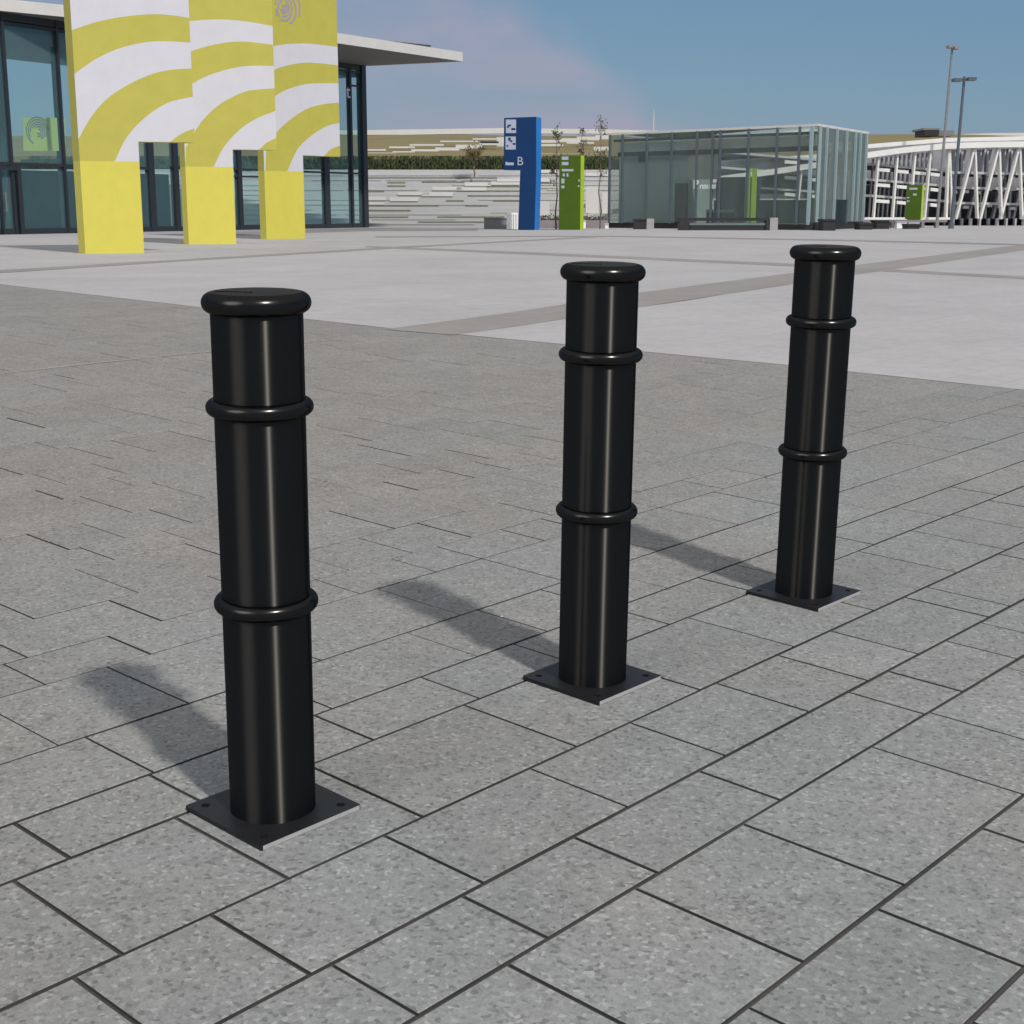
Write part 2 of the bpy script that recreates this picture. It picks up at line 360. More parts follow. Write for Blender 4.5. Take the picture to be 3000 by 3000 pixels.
def dens(pl, n):
    out = []
    for (a, b), (c, d) in zip(pl, pl[1:]):
        out += [(a+(c-a)*i/n, b+(d-b)*i/n) for i in range(n)]
    return out+[pl[-1]]
def strip(bm, rows):
    V = [[bm.verts.new(x) for x in r] for r in rows]
    for a, b in zip(V, V[1:]):
        for i in range(len(a)-1): bm.faces.new((a[i], a[i+1], b[i+1], b[i]))
bm = bmesh.new()
base = [gp(x, y) for x, y in dens(NEAR, 8)]
rows = []
for s in [0, .5, 1, 2, 3, 5, 8, 12, 18, 26, 40, 60, 100]:
    rr = []
    for p in base:
        d = Vector((p.x, p.y)); d = d*(1+s/d.length); rr.append((d.x, d.y, height(d.x, d.y)+.0018))
    rows.append(rr)
strip(bm, rows)
tag(link('light_pavement', bm, M['light']), kind='structure')
def band(name, e1, e2, z=.003, n=12, m='band'):
    a = [gp(x, y) for x, y in dens(e1, n)]; b = [gp(x, y) for x, y in dens(e2, n)]
    if len(a) != len(b): raise ValueError(name)
    rows = []
    for f in (0, .25, .5, .75, 1):
        r = []
        for p, q in zip(a, b):
            x = p.x+(q.x-p.x)*f; y = p.y+(q.y-p.y)*f; r.append((x, y, height(x, y)+z))
        rows.append(r)
    bm = bmesh.new(); strip(bm, rows)
    tag(link('paving_band', bm, M[m]), kind='structure')
band('tan', [(-300, 1125), (0, 1093), (300, 1060), (700, 1021), (1000, 994)], [(-300, 1128), (0, 1096), (300, 1063), (700, 1023), (1000, 995.5)], .0016, 12, 'tan')
band('main', [(1125, 966), (1500, 916), (1873, 858), (2323, 800), (3000, 716), (3300, 680)], [(1327, 982), (1500, 959), (1873, 901), (2323, 832), (3000, 734), (3300, 694)])
band('cross', [(1071, 721), (1500, 737), (2323, 773), (3000, 811), (3600, 846)], [(1071, 725), (1500, 744), (2323, 781), (3000, 819), (3600, 855)], .004)
band('left', [(-300, 813), (0, 792), (466, 764), (1203, 721), (1795, 690)], [(-300, 824), (0, 801), (466, 770), (1203, 725.5), (1795, 693)], .005)
band('far', [(1100, 693), (1795, 691), (2400, 701.5), (3000, 715), (3400, 724)], [(1100, 695.5), (1795, 693.8), (2400, 705), (3000, 719), (3400, 728)], .006)
band('apron', [(600, 683), (1073, 668), (1400, 670)], [(600, 692), (1073, 677), (1400, 677)], .007)

# ------------------------------------------------------------------ bollards
TR, CR, CM = .0819, .0969, .0185
Z1, Z2, RM = .7945, .4255, .0148
PH, TK, HO = .1203, .0096, .0922
SEG = 96
def lathe(bm, prof, seg=SEG, mi=0):
    rings = [[bm.verts.new((r*math.cos(2*math.pi*i/seg), r*math.sin(2*math.pi*i/seg), z)) for i in range(seg)] for r, z in prof]
    for a, b in zip(rings, rings[1:]):
        for i in range(seg):
            f = bm.faces.new((a[i], a[(i+1) % seg], b[(i+1) % seg], b[i])); f.material_index = mi
    return rings
def bollard_parts(root):
    bm = bmesh.new(); lathe(bm, [(TR, TK), (TR, .97)]); link('post', bm, M['black'], root, True)
    bm = bmesh.new()
    prof = [(TR-.004, 1-2*CM)]+[(CR-CM+CM*math.cos(t), 1-CM+CM*math.sin(t)) for t in [math.pi*(-.5+i/20) for i in range(21)]]
    rg = lathe(bm, prof); bm.faces.new(rg[-1]).material_index = 1
    cap = link('cap', bm, [M['black_cap'], M['black_top']], root, True)
    bm = bmesh.new()                                  # small raised lettering, too small to read, along the edge of the cap
    for i, w in enumerate((.008, .005, .006, .005, .007, .004, .005, .006)):
        x = -.066+i*.0085; y = -.012-.004*i*.25
        for dx, dy, hx, hy in ((0, 0, w/2, .0011), (-w/2, .003, .001, .003), (w/3, .004, .001, .002), (0, .006, w/2.4, .0009)):
            q = [bm.verts.new((x+dx+sx*hx, y+dy+sy*hy, 1-.0004+z)) for z in (0, .0016) for sx, sy in ((-1, -1), (1, -1), (1, 1), (-1, 1))]
            bm.faces.new(q[4:])
            for n in range(4): bm.faces.new((q[n], q[(n+1) % 4], q[4+(n+1) % 4], q[4+n]))
    link('raised_lettering', bm, M['black_cap'], cap)
    for z in (Z1, Z2):
        bm = bmesh.new()
        m1 = TR; lathe(bm, [(m1+RM*math.cos(t), z+RM*math.sin(t)) for t in [2*math.pi*i/24 for i in range(25)]])
        bmesh.ops.remove_doubles(bm, verts=bm.verts[:], dist=1e-6)
        link('ring', bm, M['black_cap'], root, True)
    # base plate with four bolt holes and rounded vertical corners
    bm = bmesh.new()
    s = PH; c = .004
    hp = HO                                           # holes on the diagonals: at distance HO*sqrt2 from the centre
    outline = []
    for cx, cy, a0 in ((s-c, s-c, 0), (-s+c, s-c, 90), (-s+c, -s+c, 180), (s-c, -s+c, 270)):
        for k in range(4): outline.append((cx+c*math.cos(R(a0+30*k)), cy+c*math.sin(R(a0+30*k))))
    loops = [outline]
    for sx, sy in ((1, 1), (-1, 1), (-1, -1), (1, -1)):
        loops.append([(sx*hp+.0085*math.cos(2*math.pi*i/20), sy*hp+.0085*math.sin(2*math.pi*i/20)) for i in range(20)])
    edges = []; ring = []
    for lp in loops:
        vs = [bm.verts.new((x, y, TK)) for x, y in lp]; ring.append(vs)
        for i in range(len(vs)): edges.append(bm.edges.new((vs[i], vs[(i+1) % len(vs)])))
    bmesh.ops.triangle_fill(bm, edges=edges, use_beauty=True)
    for n, vs in enumerate(ring):
        lo = [bm.verts.new((v.co.x, v.co.y, .0006)) for v in vs]
        for i in range(len(vs)):
            j = (i+1) % len(vs); f = bm.faces.new((vs[i], lo[i], lo[j], vs[j]))
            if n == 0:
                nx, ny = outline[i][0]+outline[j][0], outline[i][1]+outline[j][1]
                if nx > 2*s-1e-4: f.material_index = 1  # sun highlight painted on the right-front edge only
    pl = link('base_plate', bm, [M['black_plate'], M['edge_glint']], root)
    pl['label'] = 'black square base plate with one edge painted sunlit grey'
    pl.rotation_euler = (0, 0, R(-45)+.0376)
    return root
BL = ['nearest and largest black bollard, leftmost of the row', 'middle black bollard, between the nearest and the farthest one', 'farthest and smallest black bollard, rightmost of the row']
POS = [(-.4574, 2.5343), (.1996, 3.2549), (.8534, 3.9667)]
def copy_tree(o, parent=None):
    c = o.copy(); COL.objects.link(c)
    if parent: c.parent = parent
    for ch in list(o.children): copy_tree(ch, c)
    return c
proto = bollard_parts(empty('bollard', (*POS[0], 0), BL[0], 'bollard', 'black bollards in a row on the paving'))
for lb, (x, y) in zip(BL[1:], POS[1:]):
    o = copy_tree(proto); o.location = (x, y, 0); o['label'] = lb

# small litter
p = gp(828, 1671); bm = bmesh.new()
vs = [bm.verts.new((.016*x, .010*y, z)) for x, y, z in ((-1, 0, .002), (-.4, -.8, .004), (.4, -.6, .006), (1.3, .1, .003), (.4, .8, .007), (-.4, .7, .004))]
ce = bm.verts.new((0, 0, .009))
for i in range(6): bm.faces.new((vs[i], vs[(i+1) % 6], ce))
o = link('fallen_leaf', bm, M['orange']); o.location = (p.x, p.y, p.z+.001); o.rotation_euler = (0, 0, .5)
tag(o, 'tiny orange dry leaf lying on the grey tiles', 'leaf')
p = gp(1470, 1808); bm = bmesh.new()
vs = [bm.verts.new(x) for x in ((-.004, -.002, 0), (.004, -.002, .001), (.004, .002, .002), (-.003, .002, .001))]
bm.faces.new(vs); o = link('paper_scrap', bm, M['paper']); o.location = (p.x, p.y, p.z+.001); o.rotation_euler = (0, 0, -.7)
md = o.modifiers.new('thick', 'SOLIDIFY'); md.thickness = .0008
tag(o, 'tiny white scrap of paper in a tile joint', 'litter')

# ------------------------------------------------------------------ yellow portals
def lerp_curve(pts, x):
    if x <= pts[0][0]:
        (a, b), (c, d) = pts[0], pts[1]; return b+(d-b)*(x-a)/(c-a)
    for (a, b), (c, d) in zip(pts, pts[1:]):
        if x <= c: return b+(d-b)*(x-a)/(c-a)
    (a, b), (c, d) = pts[-2], pts[-1]; return d+(d-b)/(c-a)*(x-c)*.5
def smooth_curve(pts):
    # Catmull-Rom resample so the painted arcs are round
    out = []
    for i in range(len(pts)-1):
        p0 = pts[max(i-1, 0)]; p1 = pts[i]; p2 = pts[i+1]; p3 = pts[min(i+2, len(pts)-1)]
        for k in range(6):
            t = k/6
            out.append(tuple(.5*(2*p1[j]+(p2[j]-p0[j])*t+(2*p0[j]-5*p1[j]+4*p2[j]-p3[j])*t*t+(-p0[j]+3*p1[j]-3*p2[j]+p3[j])*t**3) for j in (0, 1)))
    return out+[pts[-1]]
K = 1.75636
PORTALS = [
  dict(lab='nearest yellow and white portal slab on one leg, leftmost of three', x0=405, x1=1003, xc=717, base=828, door=[(717, 722), (1003, 740)], foot=(440, 1306, 747, 1299), side=406, ztop=7.0, first=1,
    top=[(355, 0), (440, 1306)],
    cur=[[(370, 155), (500, 112), (640, 85), (780, 73), (880, 78), (1003, 97)], [(385, 378), (500, 300), (620, 247), (760, 216), (880, 213), (1003, 222)],
         [(402, 720), (470, 600), (560, 500), (680, 425), (800, 375), (900, 357), (1003, 352)], [(592, 828), (650, 710), (740, 610), (850, 535), (930, 510), (1003, 496)],
         [(872, 733), (930, 690), (1003, 658)]]),
  dict(lab='middle yellow and white portal slab, standing behind the nearest one', x0=950, x1=1424, xc=1200, base=857, door=[(1200, 765), (1424, 776)], foot=(972, 1258, 1217, 1254), side=946, ztop=8.3, first=0,
    top=[(930, 0), (972, 1258)],
    cur=[[(930, 112), (1100, 100), (1200, 103), (1300, 115), (1424, 138)], [(930, 288), (1000, 258), (1100, 230), (1200, 215), (1300, 217), (1424, 234)],
         [(930, 470), (1000, 425), (1080, 385), (1200, 350), (1300, 338), (1424, 340)], [(940, 790), (1010, 665), (1060, 600), (1140, 530), (1250, 475), (1330, 460), (1424, 454)],
         [(1100, 858), (1150, 760), (1230, 670), (1320, 610), (1424, 569)], [(1330, 776), (1370, 735), (1424, 708)]]),
  dict(lab='farthest yellow portal slab with printed spiral emblem, rightmost of three', x0=1360, x1=1751, xc=1561, base=878, door=[(1561, 797), (1751, 808)], foot=(1372, 1232, 1570, 1224), side=1341, ztop=9.3, first=0,
    top=[(1345, 0), (1372, 1232)],
    cur=[[(1340, 255), (1420, 235), (1500, 225), (1600, 225), (1751, 244)], [(1340, 395), (1420, 355), (1500, 332), (1600, 322), (1751, 338)],
         [(1340, 560), (1422, 490), (1500, 452), (1600, 430), (1751, 428)], [(1370, 770), (1425, 680), (1500, 610), (1580, 560), (1660, 537), (1751, 528)],
         [(1478, 882), (1530, 770), (1600, 700), (1680, 650), (1751, 632)], [(1662, 810), (1700, 770), (1751, 748)]])]
for pi, d in enumerate(PORTALS):
    fx0, fy0, fx1, fy1 = d['foot']
    A = G(fx0/K, fy0/K); B = G(fx1/K, (fy0+(fy1-fy0)*.5)/K)
    wp = lambda x, y: W(x/K, y/K, A, B)
    lx = A; ex = (B-A).normalized()
    # world-horizontal coordinates along the front: s; columns of the pattern are vertical lines
    def s_of(p): return (p-A).dot(ex)
    s_r = s_of(wp(d['x1'], d['door'][1][1])); s_c = s_of(wp(d['xc'], d['base'])); 
    z_base = wp(d['x0'], d['base']).z
    zd = (wp(*d['door'][0]).z+wp(*d['door'][1]).z)/2
    Yd = A.y+.32
    o_, dd = ray(CB, d['side']/K, fy0/K); bl = o_+dd*((Yd-o_.y)/dd.y); wv = Vector((bl.x-A.x, .32, 0))
    root = rootB('portal_slab', A, d['lab'], 'portal', 'yellow and white portal slabs')
    NC = 60
    def cz(c, s):   # height of a painted boundary at distance s along the slab
        q = A+ex*s
        # pixel column of this vertical line at about the curve's height (two refinements)
        zz = 2.5
        for _ in range(4):
            v = CB.inverted() @ Vector((q.x, q.y, zz)); x = (1500+F*v.x/-v.z)*K
            y = lerp_curve(c, x); zz = wp(x, y).z
        return zz
    cur = [smooth_curve(c) for c in d['cur']]
    starts = [s_of(wp(*c[0])) for c in d['cur']]
    mb = MBd()
    ss = [s_r*i/NC for i in range(NC+1)]
    ss += [s_c-1e-4, s_c+1e-4]; ss = sorted(x for x in ss if abs(x-s_c) > .004 or abs(x-s_c) < 2e-4)
    zt = d['ztop']
    def levels(s):
        bot = z_base if s <= s_c else zd
        L_ = [zt]
        for c, st in zip(cur, starts):
            z = cz(c, s) if s > st-.02 else bot
            L_.append(min(L_[-1], max(bot, z)))
        return L_+[bot]
    lev = [levels(s) for s in ss]
    for (s0, l0), (s1, l1) in zip(zip(ss, lev), zip(ss[1:], lev[1:])):
        if s1-s0 < 3e-4: continue
        for k in range(len(l0)-1):
            if l0[k]-l0[k+1] < 1e-5 and l1[k]-l1[k+1] < 1e-5: continue
            white = (k % 2 == 0) == bool(d['first'])
            q = []
            for s_, z_ in ((s0, l0[k+1]), (s1, l1[k+1]), (s1, l1[k]), (s0, l0[k])):
                v = A+ex*s_; v = Vector((v.x, v.y, z_))
                if not any((v-u).length < 1e-6 for u in q): q.append(v)
            if len(q) >= 3:
                f = mb.bm.faces.new([mb.bm.verts.new(v) for v in q]); f.material_index = 1 if white else 0
    # body of the slab: sides, back, underside, top
    def quad(pts, mi=0):
        f = mb.bm.faces.new([mb.bm.verts.new(v) for v in pts]); f.material_index = mi
    def V(s_, z_, back=0): v = A+ex*s_+wv*back; return Vector((v.x, v.y, z_))
    quad([V(0, z_base), V(0, zt), V(0, zt, 1), V(0, z_base, 1)]); quad([V(s_r, zd), V(s_r, zt), V(s_r, zt, 1), V(s_r, zd, 1)])
    quad([V(0, zt), V(s_r, zt), V(s_r, zt, 1), V(0, zt, 1)]); quad([V(s_c, zd), V(s_r, zd), V(s_r, zd, 1), V(s_c, zd, 1)])
    quad([V(0, z_base, 1), V(s_c, z_base, 1), V(s_c, zt, 1), V(0, zt, 1)]); quad([V(s_c, zd, 1), V(s_r, zd, 1), V(s_r, zt, 1), V(s_c, zt, 1)])
    quad([V(s_c, z_base), V(s_c, zd), V(s_c, zd, 1), V(s_c, z_base, 1)])
    pn = mb.put('panel', [M['yellow'], M['white']], root)
    # normals: keep consistent facing is unimportant for opaque paint
    mb = MBd(); mb.hexa(V(0, -.02), V(s_c, -.02), V(s_c, z_base), V(0, z_base), wv)
    mb.put('leg', M['yellow_hi'], root)
    if pi == 2:
        c0 = wp(832*K, 23*K); mb = MBd()
        n = Vector((-ex.y, ex.x, 0)); n = n if n.y < 0 else -n
        def arc(r, a0, a1, w=.022, cx=0, cz_=0, sq=.92):
            N_ = 22; pr = None
            for i in range(N_+1):
                a = R(a0+(a1-a0)*i/N_); wob = 1+.03*math.sin(3*a+r*20)
                ring = []
                for rr in (r-w/2, r+w/2):
                    p = c0+ex*(cx+rr*wob*math.cos(a)*sq)+Vector((0, 0, cz_+rr*wob*math.sin(a)))
                    ring += [p+n*.006, p+n*.001]
                if pr:
                    v = [mb.bm.verts.new(x) for x in (pr[0], ring[0], ring[2], pr[2])]; mb.bm.faces.new(v)
                    v = [mb.bm.verts.new(x) for x in (pr[0], ring[0], ring[1], pr[1])]; mb.bm.faces.new(v)
                    v = [mb.bm.verts.new(x) for x in (pr[2], ring[2], ring[3], pr[3])]; mb.bm.faces.new(v)
                pr = ring
        for r_, a0, a1 in ((.055, -180, 150), (.125, 60, -160), (.205, 75, -105), (.205, 110, 190), (.30, 65, -112), (.30, 95, 170), (.30, -135, -170), (.43, 62, -62), (.43, 85, 150), (.59, 70, -16)):
            arc(r_, min(a0, a1), max(a0, a1), .05)
        for k in range(7): arc(.23+.06*(k % 3), 195+9*k, 201+9*k, .035)
        mb.put('spiral_emblem', M['mark'], root)

# ------------------------------------------------------------------ terminal building
def faceline(px, py, d): return None
F0 = G(-330, 694); F1 = G(1073, 666.5)
F0 = Vector((F0.x, F0.y, 0)); ft = (F1-F0).normalized(); fn = Vector((ft.y, -ft.x, 0))
if fn.dot(Vector((0, -1, 0))) < 0: fn = -fn
HT = W(1068, 192, F0, F1).z
term = rootB('terminal_building', F0, 'glass fronted hall with white overhanging roof behind the yellow slabs', 'building')
Lf = (F1-F0).length
def FP(s, z, off=0): v = F0+ft*s+fn*off; return Vector((v.x, v.y, z))
def s_px(px, py): return (W(px, py, F0, F1)-F0).dot(ft)
def z_px(px, py): return W(px, py, F0, F1).z
mb = MBd(); mb.hexa(FP(0, .05), FP(Lf-.1, .05), FP(Lf-.1, HT), FP(0, HT), fn*-.03); mb.put('glass_front', M['glass'], term)
mul = MBd()
def vbar(s, w, z0, z1, o0=-.10, o1=.10): mul.hexa(FP(s-w/2, z0, o0), FP(s+w/2, z0, o0), FP(s+w/2, z1, o0), FP(s-w/2, z1, o0), fn*(o1-o0))
def hbar(z, h, s0, s1, o0=-.09, o1=.08): mul.hexa(FP(s0, z-h/2, o0), FP(s1, z-h/2, o0), FP(s1, z+h/2, o0), FP(s0, z+h/2, o0), fn*(o1-o0))
sm1 = s_px(36, 440)
for px, w in ((-150, .09), (36, .10), (190, .09), (300, .09), (442, .28), (514, .24), (600, .1), (700, .22), (800, .10), (880, .10), (955, .34), (1029, .13)):
    vbar(s_px(px, 560), w, 0, HT)
vbar(Lf-.13, .30, 0, HT-.02, -.16, .14)
ztr = z_px(150, 484)
hbar(ztr, .10, 0, s_px(440, 480)); hbar(z_px(100, 80), .09, 0, Lf); hbar(z_px(1030, 508), .07, s_px(500, 510), Lf)
hbar(HT-.12, .24, 0, Lf); hbar(.09, .18, 0, Lf); hbar(z_px(715, 517), .06, s_px(640, 517), s_px(800, 510))
hbar(z_px(1065, 255), .06, s_px(1029, 255), Lf)
put_each(mul, 'mullion', M['mullion'], term)
# door at the far left
mb = MBd(); sd0, sd1 = s_px(-60, 600), s_px(52, 600)
for s_, w in ((sd0, .10), ((sd0+sd1)/2, .06), (sd1, .16)): mb.hexa(FP(s_-w/2, 0, .09), FP(s_+w/2, 0, .09), FP(s_+w/2, ztr-.06, .09), FP(s_-w/2, ztr-.06, .09), fn*.08)
mb.hexa(FP(sd0, ztr-.2, .095), FP(sd1, ztr-.2, .095), FP(sd1, ztr-.07, .095), FP(sd0, ztr-.07, .095), fn*.07)
door = mb.put('door', M['mullion'], term)
mb = MBd(); mb.tube(FP((sd0+sd1)/2+.12, .7, .2), FP((sd0+sd1)/2+.12, 1.3, .2), .02); mb.tube(FP((sd0+sd1)/2+.12, .75, .2), FP((sd0+sd1)/2+.12, .75, .1), .012); mb.tube(FP((sd0+sd1)/2+.12, 1.25, .2), FP((sd0+sd1)/2+.12, 1.25, .1), .012)
mb.put('handle', M['pole'], term, parent=door)
# interior
s_in = Lf-4.5
mb = MBd(); mb.hexa(FP(0, 0, -7), FP(s_in, 0, -7), FP(s_in, ztr+.05, -7), FP(0, ztr+.05, -7), fn*-.2)
mb.put('lower_back_wall', M['interior'], term)
mb = MBd(); mb.hexa(FP(.2, HT-.5, -.15), FP(Lf-.2, HT-.5, -.15), FP(Lf-.2, HT-.35, -.15), FP(.2, HT-.35, -.15), fn*-6.9); mb.put('ceiling', M['interior_blue'], term)
mb = MBd(); mb.hexa(FP(0, .005, -.1), FP(Lf-.1, .005, -.1), FP(Lf-.1, .03, -.1), FP(0, .03, -.1), fn*-6.8); mb.put('floor', M['interior_floor'], term)
mb = MBd()
for s_ in (s_px(60, 400), s_px(165, 380), s_px(330, 400), s_px(480, 400)): mb.tube(FP(s_, 0, -2.5), FP(s_, HT-.25, -2.5), .13, seg=12)
for k in range(5): mb.hexa(FP(s_px(70+30*k, 600), .8, -5), FP(s_px(85+30*k, 600), .8, -5), FP(s_px(85+30*k, 600), 1.05, -5), FP(s_px(70+30*k, 600), 1.05, -5), fn*-.3)
put_each(mb, 'inner_column', M['interior'], term)
# roof: deep canopy reaching out over the far corner
ER = P(1356, 180, G(1356, 690).y); hz = HT-.02
def at_h(px, py, z): o, d = ray(CB, px, py); return o+d*((z-o.z)/d.z)
tipB = at_h(1356, 180, hz); e0 = at_h(-200, 12, hz); b0 = FP(-2, hz, -9); b1 = FP(Lf+.1, hz, -9)
mid = at_h(992, 127, hz)
mb = MBd()
pl = [e0, mid, tipB, FP(Lf+.15, hz, -.25), b1, b0]
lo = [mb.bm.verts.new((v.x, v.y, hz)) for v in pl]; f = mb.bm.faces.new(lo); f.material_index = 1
hi = [mb.bm.verts.new((v.x, v.y, hz+.36)) for v in pl]; mb.bm.faces.new(hi)
for i in range(len(pl)): mb.bm.faces.new((lo[i], lo[(i+1) % len(pl)], hi[(i+1) % len(pl)], hi[i]))
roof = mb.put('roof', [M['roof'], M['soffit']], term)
mb = MBd(); t0 = at_h(-150, -20, hz+.5); t1 = at_h(1262, 139, hz+.37)
back = Vector((-2.5, 3.5, 0)); mb.hexa(Vector((t0.x, t0.y, hz+.365)), Vector((t1.x, t1.y, hz+.365)), Vector((t1.x, t1.y, hz+.46)), Vector((t0.x, t0.y, hz+.46)), back)
mb.put('roof_edge_sheet', M['roof_dark'], term, parent=roof)
# white letter on the glass
def place_text(body, px0, py_base, h_px, A_, e_, n_, root, m, depth=None, Y=None, parent=None, name='lettering', off=.12):
    p = W(px0, py_base, A_, A_+e_)+n_*off; q = W(px0, py_base-h_px, A_, A_+e_)
    size = (q.z-p.z)/.70
    me = text_mesh(body, size, .012)
    mt = Matrix((e_, Vector((0, 0, 1)), n_)).transposed().to_4x4(); mt.translation = p-OFF[root.name]
    me.transform(mt); me.materials.clear(); me.materials.append(m)
    o = bpy.data.objects.new(name, me); COL.objects.link(o); o.parent = parent or root
    return o
place_text('t', 995, 287, 40, F0, ft, fn, term, M['paper'], name='white_letter', off=.35)
# yellow banner hanging inside the hall
bs0, bs1 = s_px(70, 400), s_px(190, 400)
A_in = F0-fn*1.2
def WI(px, py): return W(px, py, A_in, A_in+ft)
q = [WI(70, 442), WI(192, 442), WI(190, 345), WI(68, 345)]
ban = rootB('hanging_banner', Vector((q[0].x, q[0].y, q[0].z)), 'pale yellow banner with grey spiral print hanging behind the hall glass', 'banner')
mb = MBd(); mb.hexa(*q, fn*-.03); mb.put('cloth', mat('pale_banner_cloth', (.95, .84, .26), .8, .05, 2), ban)
c0 = WI(113, 385); mb = MBd()
for k in range(6):
    r_ = .06+.075*k; pr = None
    for i in range(19):
        a = R(-150+40*k+(250-12*k)*i/18); ring = [c0+ft*((r_+dr)*math.cos(a))*1.15+Vector((0, 0, (r_+dr)*math.sin(a)))+fn*.012 for dr in (0, .035)]
        if pr: mb.bm.faces.new([mb.bm.verts.new(v) for v in (pr[0], ring[0], ring[1], pr[1])])
        pr = ring
mb.put('spiral_emblem', M['mark'], ban)

# ------------------------------------------------------------------ terraces, hedge, hill
YT = 66.5
ter = rootB('terraced_wall', G(1400, 667), 'pale stepped concrete terraces with thin grass strips below the hedge', 'terrace')
N_T = 12; ytop, ybot = 497, 668.5
st = MBd(); gr = MBd(); rp = MBd()
xl, xr = -25, 14
levels_ = []
for i in range(N_T):
    y0 = ybot-(ybot-ytop)*i/N_T; y1 = ybot-(ybot-ytop)*(i+1)/N_T
    Y = YT+i*.55
    z1 = P(1400, y1, Y).z; levels_.append((Y, z1))
zb = -.3
for i, (Y, z1) in enumerate(levels_):
    st.box((xl, Y, zb), (xr, Y+.55 if i < N_T-1 else Y+3, z1)); 
st.put('steps', M['terrace'], ter)
cp = MBd()
for i, (Y, z1) in enumerate(levels_):
    x = xl+rnd(0, 1)
    while x < xr:
        w_ = rnd(2.2, 7.5)
        if rnd(0, 1) < .72: cp.box((x, Y-.028, z1-.05), (min(x+w_, xr), Y-.001, z1+.012))
        x += w_+rnd(.1, .6)
put_each(cp, 'coping', mat('pale_coping', (.46, .457, .455), .8, .08, 2), ter)
def on_terrace(px, py):
    o, d = ray(CB, px, py)
    for i, (Y, z1) in enumerate(levels_):
        p = o+d*((Y-o.y)/d.y)
        if p.z <= z1: return i, p
    return N_T-1, o+d*((levels_[-1][0]-o.y)/d.y)
S2 = 2.273
def tpx(x, y): return 950+x/S2, 480+y/S2
for x0, x1, y in ((285, 765, 278), (285, 575, 310), (285, 560, 354), (755, 1200, 353), (625, 1070, 387), (650, 1110, 120), (880, 1305, 180), (955, 1305, 212), (1125, 1305, 246), (285, 1150, 92), (285, 400, 182), (420, 540, 124), (420, 540, 147), (810, 930, 245), (940, 1090, 278), (410, 540, 397), (1430, 1560, 200), (1430, 1560, 130), (1430, 1560, 165), (1080, 1300, 150), (1110, 1220, 330)):
    a = tpx(x0, y); i, p = on_terrace(*a); i2, p2 = on_terrace(tpx(x1, y)[0], a[1])
    Y, z1 = levels_[i]
    hgt = .045
    gr.box((p.x, Y-.025, p.z-hgt/2), (p2.x, Y-.001, p.z+hgt/2))
put_each(gr, 'grass_strip', M['grass'], ter)
for x0, y0, x1, y1 in ((285, 218, 410, 242), (490, 187, 700, 208), (720, 152, 915, 176), (935, 122, 1110, 148), (1150, 98, 1305, 118), (285, 255, 395, 272), (435, 222, 625, 248), (650, 188, 855, 215), (880, 155, 1080, 178), (1090, 122, 1300, 140), (1430, 95, 1500, 120), (1430, 250, 1500, 345), (1740, 150, 1830, 330), (1850, 190, 1890, 330), (1430, 40, 1560, 60), (1740, 60, 1890, 80)):
    a = tpx(x0, y1); b = tpx(x1, y0); i, p = on_terrace(*a); Y = levels_[i][0]
    q0 = P(a[0], a[1], Y-.05); q1 = P(b[0], b[1], Y-.05)
    rp.box((q0.x, Y-.05, q0.z), (q1.x, Y-.004, q1.z))
put_each(rp, 'ramp_wall', M['ramp'], ter)

hed = rootB('hedge', P(1420, 497, 74.2), 'long dark clipped hedge along the top of the pale terraces', 'hedge')
hb, ht = P(1400, 498, 74.2).z, P(1400, 459, 74.2).z
core = MBd(); core.box((-25, 74.5, hb-.3), (13.5, 75.6, ht-.12)); core.put('inner_growth', M['hedge2'], hed)
lv = MBd()
rh = random.Random(11)
for k in range(11000):
    x = rh.uniform(-24.5, 13.5); z = rh.uniform(hb, ht)+.04*math.sin(x*9)
    clump = math.sin(x*3.1)+math.sin(x*7.7+1)+.7*math.sin(x*17)
    Yp = 74.45-rh.random()*.25+.05*clump
    h_ = rh.uniform(.06, .22); w_ = rh.uniform(.012, .035); t = rh.uniform(-.05, .05)
    if rh.random() < .5 and clump < -.4: continue
    v = [lv.bm.verts.new((x+a*w_+t*b, Yp+rh.uniform(-.02, .02), min(z+b*h_, ht+.05))) for a, b in ((-1, 0), (1, 0), (.6, 1), (-.6, 1))]
    f = lv.bm.faces.new(v); f.material_index = 0 if rh.random() < .6 else 1
lv.put('leaves', [M['hedge'], M['hedge2']], hed)

# hill behind: dry grass slope, in frame B
bm = bmesh.new(); rows = []
for Y, py in ((76.5, 458), (80, 452), (86, 436), (94, 415), (104, 399), (112, 395)):
    r = []
    for px in range(-1500, 5200, 150):
        bumpy = 3*math.sin(px*.004+1)+1.5*math.sin(px*.013)
        drop = 0
        q = P(px, py+(bumpy if py < 450 else 0), Y); r.append(MB @ q)
    rows.append(r)
strip(bm, rows)
# back slope down, so that the hill is a closed mound
last = rows[-1]; rows2 = [last, [v+Vector((0, 30, -4)) for v in last], [v+Vector((0, 90, -16)) for v in last]]
strip(bm, rows2)
first = rows[0]; strip(bm, [[v+Vector((0, -.4, -3.5)) for v in first], first])
tag(link('hill', bm, M['dry']), kind='structure')
